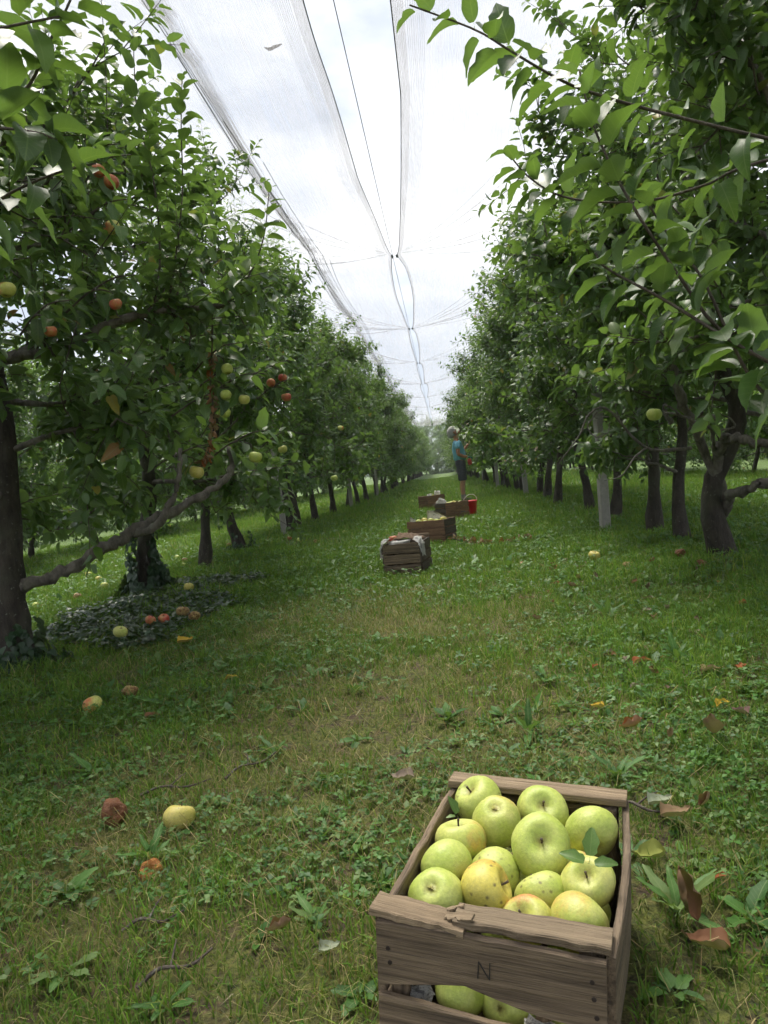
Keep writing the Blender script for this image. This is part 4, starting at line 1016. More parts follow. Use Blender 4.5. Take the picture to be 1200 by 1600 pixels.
# --- crates farther down the lane
c2 = crate(C2[0], C2[1], a2, .335, .46, .255, 'grey-brown crate with newspaper folded over its corners, nearest crate down the lane', (W_DARK, W_GREY, W_GREY), 2, batten=False)
plank('top_batten', c2, (0, .222, .275), .33, .03, .012, W_LIGHT, (1, 0, .03), (0, 0, 1), 990)
c3 = crate(C3[0], C3[1], a3 + math.pi / 2, .33, .47, .265, 'reddish-brown crate turned with its long side to the camera, newspaper corners standing up', (W_BROWN, W_DARK, W_BROWN), 3, batten=False)
c4 = crate(C4[0], C4[1], a4 + math.pi / 2, .33, .47, .26, 'brown crate in front of the red bucket with a corner towards the camera', (W_BROWN, W_DARK, W_BROWN), 4, batten=False)
c5 = crate(C5[0], C5[1], a5 + math.pi / 2, .33, .47, .265, 'farthest brown crate, left of and behind the one by the red bucket', (W_BROWN, W_BROWN, W_BROWN), 5, batten=False)

# --- newspaper
def paper_material():
    M = Mat('newsprint'); v = M.coord('UV')
    sp = M.n('ShaderNodeSeparateXYZ'); M.l(v, sp.inputs[0])
    lines = M.math('GREATER_THAN', M.math('SINE', M.math('MULTIPLY', sp.outputs[1], 150.0)), .1)
    words = M.math('GREATER_THAN', M.noise(M.coord('UV', (60, 24, 1)), 1.0, 2), .47)
    col = M.math('GREATER_THAN', M.math('SINE', M.math('MULTIPLY', sp.outputs[0], 26.0)), -.8)
    blk = M.math('GREATER_THAN', M.noise(M.coord('UV', (3, 4, 1)), 1.0, 1), .6)
    f = M.math('MULTIPLY', M.math('MULTIPLY', lines, words), col)
    c = M.mix(M.math('MULTIPLY', f, .55), (.68, .67, .64), (.1, .1, .1)); c = M.mix(M.math('MULTIPLY', blk, .6), c, (.12, .12, .13))
    M.base(c); M.set(Roughness=.9); return M.m
MAT_PAPER = paper_material()
def sheet(name, label, P, parent=None, th=.0015, mat=MAT_PAPER, group='newspaper in the crates', cat='newspaper', seed=0, crumple=.006):
    """sheet spanned by a 2D grid of world points, crumpled and given thickness"""
    P = np.array(P, float); r = np.random.default_rng(seed); a, b = P.shape[:2]
    # refine bilinear
    n, mm = (a - 1) * 5 + 1, (b - 1) * 5 + 1; u = np.linspace(0, a - 1, n); v = np.linspace(0, b - 1, mm)
    ui = np.minimum(u.astype(int), a - 2); vi = np.minimum(v.astype(int), b - 2); fu = (u - ui)[:, None, None]; fv = (v - vi)[None, :, None]
    Q = P[ui][:, vi] * (1 - fu) * (1 - fv) + P[ui + 1][:, vi] * fu * (1 - fv) + P[ui][:, vi + 1] * (1 - fu) * fv + P[ui + 1][:, vi + 1] * fu * fv
    Q = Q + r.normal(0, crumple, Q.shape) * .5
    bm = bmesh.new(); uvl = bm.loops.layers.uv.new('UVMap'); vv = [[bm.verts.new(Q[i, j]) for j in range(mm)] for i in range(n)]
    for i in range(n - 1):
        for j in range(mm - 1):
            f = bm.faces.new((vv[i][j], vv[i + 1][j], vv[i + 1][j + 1], vv[i][j + 1])); f.smooth = True
            for lp, (p, q) in zip(f.loops, ((i, j), (i + 1, j), (i + 1, j + 1), (i, j + 1))): lp[uvl].uv = (p / n, q / mm)
    bmesh.ops.solidify(bm, geom=bm.faces[:], thickness=th)
    me = bpy.data.meshes.new(name); bm.to_mesh(me); bm.free(); o = link(name, me, parent, mat)
    if parent is None: tag(o, label, cat, group)
    return o
def loc2w(c, rz, p):
    if c == cm: return tuple(MAIN_M @ Vector(p))
    return (c[0] + p[0] * math.cos(rz) - p[1] * math.sin(rz), c[1] + p[0] * math.sin(rz) + p[1] * math.cos(rz), p[2] + float(hgt(*c)) + .004)
cm = (CR_MAIN[0], CR_MAIN[1]); rm = CR_MAIN[2]
def wsheet(c, rz, grid, label, **kw):
    return sheet('newspaper', label, [[loc2w(c, rz, p) for p in rw] for rw in grid], **kw)
# crate 1: paper lining seen through the gap
cm = (CR_MAIN[0], CR_MAIN[1]); rm = CR_MAIN[2]
wsheet(cm, rm, [[(-.13, -.196, .06), (-.13, -.2, .1), (-.13, -.19, .13)], [(-.085, -.196, .06), (-.085, -.2, .1), (-.085, -.19, .133)]], 'dark printed newspaper showing through the gap in the front crate', seed=1)
wsheet(cm, rm, [[(.045, -.197, .05), (.045, -.201, .1), (.045, -.195, .122)], [(.1, -.197, .05), (.1, -.201, .1), (.1, -.195, .118)]], 'pale paper edge at the right of the gap in the front crate', seed=2)
# crate 2
for sx, lab in ((-1, 'newspaper folded over the left front corner of the nearest lane crate'), (1, 'newspaper folded over the right front corner of the nearest lane crate')):
    wsheet(C2, a2, [[(sx * .183, -.12, .13), (sx * .182, -.12, .24), (sx * .16, -.11, .295), (sx * .10, -.1, .30)], [(sx * .186, -.21, .15), (sx * .184, -.215, .235), (sx * .165, -.2, .29), (sx * .11, -.2, .298)], [(sx * .184, -.243, .14), (sx * .172, -.246, .2), (sx * .15, -.243, .262), (sx * .11, -.236, .285)]], lab, seed=5 + sx)
wsheet(C2, a2, [[(-.11, -.21, .20), (-.11, -.205, .268), (-.1, -.17, .28)], [(.08, -.21, .20), (.08, -.205, .272), (.08, -.17, .285)]], 'printed newspaper edge along the front of the nearest lane crate', seed=8)
sheet('jute_sack', 'rumpled brown sack heaped on top of the nearest lane crate', [[loc2w(C2, a2, p) for p in rw] for rw in [[(-.15, -.16, .25), (-.15, 0, .27), (-.14, .18, .26)], [(-.05, -.18, .29), (-.04, 0, .325), (-.05, .18, .28)], [(.06, -.17, .30), (.06, 0, .32), (.06, .17, .285)], [(.15, -.15, .255), (.15, 0, .27), (.15, .17, .26)]]], mat=simple('jute', (.22, .15, .1), .95, 0, .35, 60, .5), group=None, cat='sack', seed=9, crumple=.012)
b3 = a3 + math.pi / 2
wsheet(C3, b3, [[(-.14, .20, .2), (-.14, .2, .33)], [(-.14, .1, .2), (-.14, .13, .28)]], 'small newspaper corner standing at the left end of the reddish-brown crate', seed=11)
wsheet(C3, b3, [[(.10, .1, .2), (.11, .09, .37)], [(.10, -.02, .2), (.10, 0.0, .36)], [(.1, -.14, .2), (.1, -.15, .275)]], 'large newspaper fold standing up in the reddish-brown crate', seed=12)
b4 = a4 + math.pi / 2
wsheet(C4, b4, [[(-.14, .2, .2), (-.15, .2, .30)], [(.02, .21, .2), (.02, .215, .36)], [(.13, .21, .2), (.13, .22, .28)]], 'newspaper sheet standing at the left end of the crate by the bucket', seed=13)
b5 = a5 + math.pi / 2
wsheet(C5, b5, [[(-.13, .1, .2), (-.14, .1, .31)], [(-.13, .22, .2), (-.14, .22, .30)]], 'crumpled newspaper at the left corner of the farthest crate', seed=14)
wsheet(C5, b5, [[(-.1, -.16, .2), (-.1, -.17, .34)], [(.1, -.17, .2), (.11, -.18, .35)]], 'white newspaper standing high at the right end of the farthest crate', seed=15)

# ------------------------------------------------------------------ apples
def apple_mesh(name, nu=28, nv=18, seed=0, squash=.9, lobes=.03, dent=0.0):
    r = np.random.default_rng(seed); V = []; ph = r.uniform(0, 6.28)
    for i in range(nv + 1):
        t = math.pi * i / nv
        # profile: dimples at both poles
        rr = math.sin(t) ** .92 * (1 + .06 * math.cos(t)); zz = squash * math.cos(t) * (1 - .42 * math.exp(-(t / .38) ** 2) - .22 * math.exp(-((math.pi - t) / .32) ** 2))
        for j in range(nu):
            a = 2 * math.pi * j / nu; lo = 1 + lobes * math.cos(5 * a + ph) * (.5 - .5 * math.cos(t)) + lobes * .8 * math.cos(2 * a + ph * 2)
            q = np.array([rr * lo * math.cos(a), rr * lo * math.sin(a), zz + .07 * rr * math.cos(a + ph)]) * (1 + .035 * math.sin(2.1 * math.cos(a) * rr + 1.7 * zz + ph) )
            if dent: q = q * (1 - dent * (vnoise(q[0] + q[2], q[1] - q[2] * .7, 2.6, seed) ** 2) * 1.2)
            V.append(q)
    V = np.array(V); T = []
    for i in range(nv):
        for j in range(nu):
            a, b, c, d = i * nu + j, i * nu + (j + 1) % nu, (i + 1) * nu + (j + 1) % nu, (i + 1) * nu + j
            T.append((a, d, c)); T.append((a, c, b))
    return mesh_np(name, V, np.array(T))
def apple_material(name, base, second, blush=None, blush_amt=0.0, spots=0.0, rot=0.0, rough=.48):
    M = Mat(name); v = M.coord('Object'); oi = M.n('ShaderNodeObjectInfo')
    ad = M.n('ShaderNodeVectorMath'); M.l(v, ad.inputs[0]); M.l(M.math('MULTIPLY', oi.outputs['Random'], 31.0), ad.inputs[1]); vv = ad.outputs[0]
    a = M.noise(vv, 1.3, 4, .5); c = M.ramp(a, [(.36, base), (.66, second)])
    sp = M.n('ShaderNodeSeparateXYZ'); M.l(v, sp.inputs[0])
    st = M.noise(M.coord('Object', (9, 9, 1.0)), 2.0, 3)
    if blush:
        ang = M.math('ADD', M.math('MULTIPLY', sp.outputs[0], .5), M.math('MULTIPLY', M.math('SUBTRACT', M.noise(vv, 1.6, 3), .5), 1.2))
        bf = M.ramp(M.math('ADD', ang, M.math('MULTIPLY', M.math('SUBTRACT', st, .5), .35)), [(.12 - .35 * blush_amt + .2, (0, 0, 0)), (.75 - .5 * blush_amt, (1, 1, 1))])
        c = M.mix(M.math('MULTIPLY', bf, .9), c, blush)
    # russet round the stem cavity and the calyx
    r2 = M.math('SQRT', M.math('ADD', M.math('POWER', sp.outputs[0], 2.0), M.math('POWER', sp.outputs[1], 2.0)))
    rus = M.ramp(M.math('ADD', r2, M.math('MULTIPLY', M.math('SUBTRACT', M.noise(vv, 6, 3), .5), .3)), [(.03, (1, 1, 1)), (.33, (0, 0, 0))])
    c = M.mix(M.math('MULTIPLY', rus, .75), c, (.17, .12, .035))
    mot = M.ramp(M.noise(vv, 9, 5, .7), [(.35, (.82, .82, .82)), (.7, (1.12, 1.1, 1.0))]); c = M.mix(1.0, c, mot, 'MULTIPLY')
    # pale lenticels
    vo = M.n('ShaderNodeTexVoronoi'); vo.inputs['Scale'].default_value = 17; M.l(vv, vo.inputs['Vector'])
    c = M.mix(M.math('MULTIPLY', M.math('LESS_THAN', vo.outputs['Distance'], .11), .35), c, (.6, .62, .38))
    if spots:
        v2 = M.n('ShaderNodeTexVoronoi'); v2.inputs['Scale'].default_value = 3.4; M.l(vv, v2.inputs['Vector'])
        dd = M.math('ADD', v2.outputs['Distance'], M.math('MULTIPLY', M.math('SUBTRACT', M.noise(vv, 12, 3), .5), .22))
        sf = M.ramp(dd, [(.1, (1, 1, 1)), (.3, (0, 0, 0))]); msk = M.ramp(M.noise(vv, 1.1, 2), [(.58 - .25 * spots, (0, 0, 0)), (.66 - .25 * spots, (1, 1, 1))])
        c = M.mix(M.math('MULTIPLY', M.math('MULTIPLY', sf, msk), .8), c, (.10, .075, .03))
    if rot:
        rf = M.ramp(M.noise(vv, 2.2, 5, .65), [(.62 - .4 * rot, (0, 0, 0)), (.72 - .4 * rot, (1, 1, 1))]); c = M.mix(M.math('MULTIPLY', rf, .9), c, (.16, .055, .02))
    M.base(c); M.set(Roughness=rough); M.b.inputs['Specular IOR Level'].default_value = .42
    M.b.inputs['Subsurface Weight'].default_value = .0
    M.bump(M.noise(vv, 5, 6, .6), .12 if rough < .5 else .5, .06); return M.m
A_MESH = [apple_mesh('apple', seed=s, squash=q, lobes=l) for s, q, l in ((1, .9, .025), (2, .84, .035), (3, .95, .03))]
A_ROT = [apple_mesh('rotten_apple', seed=8, squash=.8, lobes=.05, dent=.32), apple_mesh('rotten_apple', seed=9, squash=.74, lobes=.06, dent=.45)]
MA = dict(green=apple_material('green_apple', (.36, .45, .085), (.48, .53, .15)),
          greensp=apple_material('green_apple_spotted', (.36, .44, .09), (.48, .51, .15), spots=.55),
          yellowsp=apple_material('yellow_apple_spotted', (.52, .45, .075), (.56, .50, .12), (.5, .2, .05), .3, spots=1.6),
          blush=apple_material('blushed_apple', (.44, .46, .10), (.52, .50, .15), (.5, .14, .06), .45),
          lightblush=apple_material('faintly_blushed_apple', (.39, .45, .09), (.51, .52, .16), (.5, .33, .08), .3),
          yellow=apple_material('yellow_apple', (.46, .42, .09), (.55, .47, .15), spots=.5),
          red=apple_material('red_apple', (.42, .2, .07), (.45, .09, .05), (.42, .05, .035), .9),
          brown=apple_material('brown_rotten_apple', (.15, .06, .025), (.22, .085, .03), rot=.3, rough=.55),
          orange=apple_material('orange_rotten_apple', (.34, .11, .02), (.42, .2, .04), rot=.25, rough=.6),
          dull=apple_material('dull_rotting_apple', (.36, .25, .09), (.42, .3, .12), (.3, .1, .05), .3, rot=.35, rough=.5))
MAT_STEM = simple('apple_stem', (.07, .05, .03), .8)
MAT_CALYX = simple('apple_calyx', (.05, .04, .025), .9)
V, T = tube(*resample([(0, 0, .42), (.01, 0, .62), (.05, .01, .84)], [.05, .035, .05], 8), 6); STEM_ME = mesh_np('stem', V, T, MAT_STEM)
cal = []
for q in range(5):
    a = q * 1.2566; cal.append((np.array([(.02 * math.cos(a - 1.2), .02 * math.sin(a - 1.2), -.66), (.02 * math.cos(a + 1.2), .02 * math.sin(a + 1.2), -.66), (.11 * math.cos(a), .11 * math.sin(a), -.72), (.06 * math.cos(a), .06 * math.sin(a), -.76)]), np.array([(0, 1, 2), (0, 2, 3), (1, 3, 2), (0, 3, 1)])))
V, T = merge(cal); CAL_ME = mesh_np('calyx', V, T, MAT_CALYX)
def apple(p, r, kind, label, group, axis=(0, 0, 1), spin=0.0, mesh=0, rot=False, parts=True, name='apple'):
    src = (A_ROT if rot else A_MESH)[mesh]; me = src
    key = (src.name, kind)
    if key not in AP: AP[key] = src.copy(); AP[key].materials.clear(); AP[key].materials.append(MA[kind])
    o = bpy.data.objects.new(name, AP[key]); COL.objects.link(o)
    o.matrix_world = Matrix.Translation(p) @ Vector(axis).to_track_quat('Z', 'Y').to_matrix().to_4x4() @ Matrix.Rotation(spin, 4, 'Z') @ Matrix.Scale(r, 4)
    tag(o, label, 'apple', group)
    if parts:
        for nm, me2 in (('stem', STEM_ME), ('calyx', CAL_ME)):
            c = bpy.data.objects.new(nm, me2); COL.objects.link(c); c.parent = o
    return o
AP = {}
gC = 'apples in the front crate'
fwd = lambda p: tuple(np.array([0, 0, CAM_H]) - np.array(p))
crate_apples = [      # place in the crate, radius, kind, label, axis, spin, shape
    ((-.098, .162, .228), .0434, 'greensp', 'apple in the far left corner of the front crate', (-.5, -.1, .8), 0, 0),
    ((.012, .164, .226), .0419, 'green', 'apple at the back of the front crate, stem hollow facing the camera', (.0, -.75, .7), 1, 1),
    ((-.052, .098, .229), .0413, 'lightblush', 'apple with a dark blossom end near the back left of the front crate', (.05, .5, -.9), 2, 0),
    ((.099, .114, .222), .0433, 'green', 'large green apple in the far right corner of the front crate', (.05, .95, .35), .5, 1),
    ((.030, .008, .242), .046, 'green', 'biggest green apple in the middle of the front crate, stem hollow facing the camera', (.08, -.8, .75), 3, 1),
    ((-.1, .037, .217), .0424, 'lightblush', 'apple with upright stem and small leaf by the left crate wall', (-.1, .15, .95), 2.2, 1),
    ((-.103, -.040, .214), .0392, 'green', 'plain pale green apple by the left crate wall, second from the front', (-.6, .6, .4), 1.2, 2),
    ((-.034, -.019, .200), .0396, 'greensp', 'tilted green apple between the spotted yellow one and the biggest one', (.7, .4, -.3), .2, 2),
    ((-.030, -.092, .220), .0404, 'yellowsp', 'yellow apple with many dark spots at the front of the crate', (.8, -.2, .3), .4, 0),
    ((-.1, -.117, .208), .0421, 'green', 'pale green apple in the near left corner of the front crate', (.15, .55, -.8), 2, 0),
    ((.041, -.061, .205), .0372, 'greensp', 'grey-spotted green apple in front of the biggest apple', (-.3, .6, .5), 1, 1),
    ((.077, .043, .188), .0363, 'blush', 'orange-flushed apple half hidden behind the leafy apple', (-.2, .7, .6), 3.1, 0),
    ((.106, -.048, .227), .0375, 'lightblush', 'apple with leaves on its stem at the right wall of the front crate', (-.1, -.6, .8), 2, 1),
    ((.028, -.127, .203), .0353, 'blush', 'yellow apple with red cheek just behind the front batten', (-.2, -.4, .6), 2, 1),
    ((.1, -.121, .208), .0395, 'lightblush', 'large green apple in the near right corner of the front crate', (.6, .5, .4), 1, 2),
    ((.045, .085, .165), .036, 'yellow', 'yellowish apple deep between the back row apples of the crate', (.1, .1, 1), 0, 0)]
leafy = {}
for k, (p, r, kd, lab, ax, spn, ms_) in enumerate(crate_apples):
    leafy[k] = apple(loc2w(cm, rm, (p[0] + (.006 if p[0] > 0 else .002), p[1], p[2] + .006)), r * 1.03, kd, lab, gC, ax, spn, ms_)
low = np.random.default_rng(9)
for k, (u, v, z) in enumerate([(-.052, -.166, .118), (.014, -.164, .112), (.1, -.15, .12), (-.1, -.05, .125), (-.01, -.06, .12), (.09, -.05, .125), (-.1, .05, .12), (0, .05, .125), (.1, .05, .12), (-.1, .14, .12), (0, .15, .12), (.1, .14, .12)]):
    p = loc2w(cm, rm, (u, v, z))
    lab = ['green apple behind the gap in the front boards, left of two', 'green apple behind the gap in the front boards, right of two'][k] if k < 2 else 'green apple buried in the lower layer of the front crate'
    apple(p, .039, 'green', lab, gC if k < 2 else 'buried apples of the front crate', tuple(low.normal(size=3)), k, k % 3, parts=False)
# leaves left on two apples
def apple_leaf(parent, p, a, n, s, ci):
    o = bpy.data.objects.new('leaf', leaf_mesh(ci, int(s * 1e4) % 4)); COL.objects.link(o); o.parent = parent
    o.matrix_local = parent.matrix_world.inverted() @ frame_matrix(np.array(p), nrm(np.array(a, float)), nrm(np.array(n, float)), s)
bpy.context.view_layer.update()
ap = np.array(leafy[12].location); bp_ = np.array(leafy[5].location)
for d, a, n, sz, ci in [((-.006, -.03, .048), (-.8, .25, .35), (.1, -.5, .9), .036, 3), ((.004, -.022, .052), (.25, .5, .8), (-.1, -.8, .5), .04, 3), ((.008, -.033, .045), (.9, -.1, .1), (0, -.4, .9), .032, 2)]: apple_leaf(leafy[12], ap + d, a, n, sz, ci)
apple_leaf(leafy[5], bp_ + [-.004, .005, .045], (-.25, .2, .9), (.6, -.6, .3), .03, 2)
apple_leaf(leafy[5], bp_ + [-.006, .003, .041], (-.6, -.1, .1), (0, -.2, .9), .016, 5)

# fallen apples
def fallen(x, y, r, kind, label, axis=(.3, .2, .9), group=None, rot=False, mesh=0, spin=0.0):
    return apple((x, y, float(hgt(x, y)) + r * (.5 if kind == 'orange' else .78) + (.05 if -2.2 < x < -1.55 and 4 < y < 6 else 0)), r, kind, label, group, axis, spin, mesh, rot, parts=r > .03, name='apple')
fallen(-.968, 1.95, .038, 'brown', 'shrivelled brown rotten apple on the grass at lower left', (.6, -.6, .3), rot=True)
fallen(-.766, 1.89, .040, 'yellow', 'freckled yellow apple on the grass right of the brown rotten one', (.2, .4, .8), mesh=1)
fallen(-.751, 1.65, .030, 'orange', 'half-eaten orange rotten apple piece below the yellow apple', (.3, -.5, .6), rot=True, mesh=1)
fallen(-1.531, 3.02, .040, 'blush', 'green apple with red cheek near the left edge of the grass', (-.4, .3, .7), spin=0.4)
fallen(-1.447, 3.2, .036, 'dull', 'dull yellow apple just above the red-cheeked one', (.2, .2, .9), rot=True)
fallen(-1.928, 4.24, .042, 'lightblush', 'ribbed pale green apple lying in the ivy', (.3, -.2, .9), mesh=1)
fallen(-1.91, 4.65, .034, 'red', 'small red apple, leftmost of the cluster in the ivy', (.5, 0, .8))
fallen(-1.84, 4.69, .036, 'red', 'red apple second from left in the ivy cluster', (.1, -.4, .8), mesh=1)
fallen(-1.80, 4.93, .042, 'dull', 'largest apple of the ivy cluster, pale with brownish skin', (.2, .3, .9), mesh=1)
fallen(-1.66, 4.74, .038, 'dull', 'flattened brownish apple, rightmost of the ivy cluster', (.2, .3, .9), rot=True)
fallen(-2.10, 5.95, .040, 'yellow', 'yellowish apple at the foot of the ivy-covered trunk', (.2, .3, .9))
fallen(1.191, 5.3, .042, 'dull', 'tan rotting apple on the grass right of the lane, the nearest there', (.2, -.3, .9), rot=True)
fallen(1.107, 6.05, .046, 'yellow', 'bright yellow apple on the grass before the concrete post', (.2, -.3, .9), mesh=1)
fallen(.553, 6.1, .032, 'dull', 'small tan apple nearest the lane middle at right', (.2, .3, .9), rot=True)
fallen(1.579, 5.44, .042, 'brown', 'reddish-brown apple below the thin-stemmed tree', (.2, .3, .9), rot=True)
fallen(1.543, 4.9, .040, 'brown', 'dark red rotten apple at the foot of the thick right trunk', (.2, .3, .9), rot=True, mesh=1)
fallen(-1.495, 11.1, .042, 'green', 'green apple lying alone on the grass left of the crates', (.2, .3, .9))
fallen(-1.997, 10.2, .042, 'green', 'green apple at the grass edge before the grey post', (.2, .3, .9))
fallen(-1.75, 10.0, .036, 'dull', 'tan apple right of the green ones near the grey post', (.2, .3, .9), rot=True)
fallen(-2.2, 10.5, .036, 'red', 'reddish apple tucked by the left row near the grey post', (.2, .3, .9))
fr = np.random.default_rng(15)
for k, (x, y) in enumerate([(-3.49, 7.45), (-3.29, 9.3), (-2.8, 8.8), (-3.0, 8.45), (-3.6, 6.36), (-3.45, 6.8), (-3.9, 8.2), (-3.6, 9.9), (-4.4, 9.0), (-3.2, 11.0), (-4.0, 12.5)]):
    fallen(x, y, .042, ['lightblush', 'dull', 'yellow', 'green'][k % 4], 'apple fallen in the bright lane beyond the left row', (.2, .3, .9), 'fallen apples beyond the left row', spin=k)
# hanging apples
gH = 'apples hanging in the left trees'
for p, kd, lab, r in HANG:
    apple((p[0] + .03, p[1] - .05, p[2]), r, kd, lab, gH, (random.uniform(-.3, .3), random.uniform(-.3, .3), 1), random.uniform(0, 6), 0)
apple((1.313, 4.8, 1.03), .046, 'green', 'round green apple hanging alone in the right trees', None, (.1, -.2, 1), 1, 0)

# ------------------------------------------------------------------ fallen leaves, withered spray, twigs
def dry_template(seed, curl, roll):
    r = np.random.default_rng(seed); n, m = 10, 7; V = []; U = []
    for i in range(n):
        t = i / (n - 1); hw = .33 * max(math.sin(math.pi * min(1, t) ** .84), 0) ** .66 + .006
        hw *= 1 + .12 * r.normal()
        for j in range(m):
            q = j / (m - 1) * 2 - 1; a = roll * q * (1 + .4 * math.sin(t * 4 + seed))
            y = hw * math.sin(a) / max(abs(roll), .2); z = hw * (1 - math.cos(a)) / max(abs(roll), .2) * 1.3 + curl * (t - .45) ** 2 + .035 * r.normal() * abs(q) + .03 * math.sin(9 * t + 5 * q + seed)
            V.append((t + .02 * r.normal() * abs(q), y, z)); U.append((t, q * hw, 0))
    T = []
    for i in range(n - 1):
        for j in range(m - 1):
            a, b = i * m + j, (i + 1) * m + j; T += [(a, b, b + 1), (a, b + 1, a + 1)]
    b = len(V); V += [(-.28, -.012, .06), (-.28, .012, .06), (.02, 0, .02)]; U += [(0, 0, 0)] * 3; T.append((b, b + 2, b + 1))
    return np.array(V), np.array(T), np.array(U)
TPL_DRY = [dry_template(1, .5, .9), dry_template(2, -.45, 1.3), dry_template(5, .8, 1.9)]
DRYC = dict(brown=(.17, .08, .042), rust=(.27, .085, .032), yellow=(.46, .31, .04), tan=(.24, .16, .09), pale=(.26, .29, .2), grey=(.22, .17, .13), purple=(.14, .08, .07), olive=(.2, .22, .05))
DM = {}
def dry_leaf(p, s, colr, label, group='fallen leaves', az=0.0, tilt=.15, k=0, name='fallen_leaf'):
    if (colr, k) not in DM:
        tv, tt, tu = TPL_DRY[k]; DM[(colr, k)] = mesh_np('fallen_leaf', tv, tt, MAT_DRYLEAF, {'lc': ('FLOAT_COLOR', np.tile((*DRYC[colr], 1), (len(tv), 1))), 'luv': ('FLOAT_VECTOR', tu)})
    o = link(name, DM[(colr, k)]); a = np.array([math.cos(az) * math.cos(tilt), math.sin(az) * math.cos(tilt), math.sin(tilt)])
    n = np.array([-math.cos(az) * math.sin(tilt), -math.sin(az) * math.sin(tilt), math.cos(tilt)]) + np.array([.15 * math.sin(az * 3), .15 * math.cos(az * 5), 0])
    o.matrix_world = frame_matrix(np.array(p), a, nrm(n), s); return tag(o, label, 'leaf', group)
for (x, y), s, c, k, az, lab in [
    ((-1.544, 4.085), .09, 'yellow', 0, .5, 'narrow yellow leaf lying right of the ivy'), ((-1.037, 3.255), .06, 'yellow', 1, .2, 'small yellow leaf on the lane left of the straw'),
    ((.64, 2.94), .085, 'rust', 1, .3, 'curled rusty leaf, leftmost of the right-hand leaf scatter'), ((.96, 2.72), .06, 'rust', 0, 1.2, 'red-orange leaf at the right edge'),
    ((.689, 2.76), .05, 'brown', 2, 2.0, 'small brown leaf right below the curled rusty one'), ((.83, 2.75), .08, 'tan', 1, .3, 'tan folded leaf between the rusty and the red-orange leaf'),
    ((.765, 2.41), .06, 'yellow', 1, .5, 'bright yellow leaf on the grass at right'), ((.822, 2.30), .06, 'purple', 0, 2.2, 'purplish leaf right of the bright yellow one'),
    ((.669, 2.15), .08, 'brown', 0, 4.3, 'large brown leaf standing on edge in the grass at right'), ((.44, 2.26), .07, 'rust', 2, .1, 'rust-coloured leaf flat on straw right of the crate back'),
    ((.55, 2.15), .045, 'tan', 2, 1.1, 'pale tan leaf left of the large brown one'), ((.395, 1.67), .07, 'tan', 0, .2, 'yellowish lower leaf of the pair near the crate corner'),
    ((.385, 1.735), .06, 'pale', 0, .3, 'silvery upper leaf of the pair near the crate corner'), ((.347, 1.30), .085, 'brown', 2, 1.9, 'rolled brown leaf upright beside the dandelion leaves'),
    ((.375, 1.215), .075, 'brown', 0, 2.7, 'flat brown leaf at lower right below the rolled one'), ((.414, 1.419), .04, 'rust', 1, .4, 'dark red leaf half hidden by the dandelion tuft'),
    ((-.414, 1.36), .05, 'brown', 2, .2, 'dry brown leaf on bare soil left of the crate front'), ((-.16, 2.02), .07, 'grey', 0, 3.0, 'grey-green leaf lying behind the crate left corner'),
    ((-1.219, 2.79), .06, 'brown', 1, .6, 'brown leaf on the grass right of the red-cheeked apple'), ((.49, 1.72), .05, 'brown', 2, .8, 'small brown leaf in the straw near the right edge'),
    ((.437, 2.465), .05, 'yellow', 0, 2.8, 'yellow leaf on straw behind the crate right corner'), ((-.30, 1.28), .04, 'pale', 0, .4, 'pale leaf on the soil left of the crate front'),
    ((.95, 2.45), .06, 'purple', 1, .9, 'dark purple leaf at the right edge beside the red-orange one'), ((.36, 1.52), .07, 'olive', 0, 3.3, 'yellowing broad leaf right of the crate')]:
    dry_leaf((x, y, float(hgt(x, y)) + .03), s, c, lab, az=az, tilt=.1 if 'upright' not in lab and 'on edge' not in lab else 1.0, k=k)
for k in range(60):
    x, y = float(G.uniform(.4, 1.5)), float(G.uniform(2.6, 6))
    if in_crate(np.array(x), np.array(y), .1): continue
    dry_leaf((x, y, float(hgt(x, y)) + .025), float(G.uniform(.03, .065)), ['brown', 'tan', 'grey', 'purple', 'rust'][k % 5], 'small withered leaf scattered under the right-hand trees', 'small withered leaves at right', az=k * 1.7, tilt=float(G.uniform(-.1, .4)), k=k % 3)
# withered brown spray hanging in the left tree
vr = np.random.default_rng(6)
vp, vrad = resample([(-1.136, 4.1, 1.80), (-1.154, 4.1, 1.649), (-1.205, 4.15, 1.449), (-1.208, 4.15, 1.27), (-1.27, 4.2, 1.099), (-1.329, 4.2, 1.014)], [.005, .005, .004, .004, .003, .002], 40)
root = empty('withered_branch', tuple(vp[0])); tag(root, 'withered twig with curled brown leaves hanging beside three green apples', 'twig')
V, T = tube(vp - vp[0], vrad, 5); link('stem', mesh_np('stem', V, T, MAT_TWIG), root)
for k in range(70):
    i_ = int(10 + 29 * vr.random()); 
    c = ['rust', 'brown', 'tan'][k % 3]; q = k % 3
    if (c, q) not in DM:
        tv, tt, tu = TPL_DRY[q]; DM[(c, q)] = mesh_np('fallen_leaf', tv, tt, MAT_DRYLEAF, {'lc': ('FLOAT_COLOR', np.tile((*DRYC[c], 1), (len(tv), 1))), 'luv': ('FLOAT_VECTOR', tu)})
    o = link('dry_leaf', DM[(c, q)], root); a = nrm(vr.normal(0, .5, 3) + np.array([0, 0, -.9])); n = nrm(np.cross(a, vr.normal(size=3)))
    o.matrix_local = frame_matrix(vp[i_] - vp[0], a, n, vr.uniform(.03, .055))
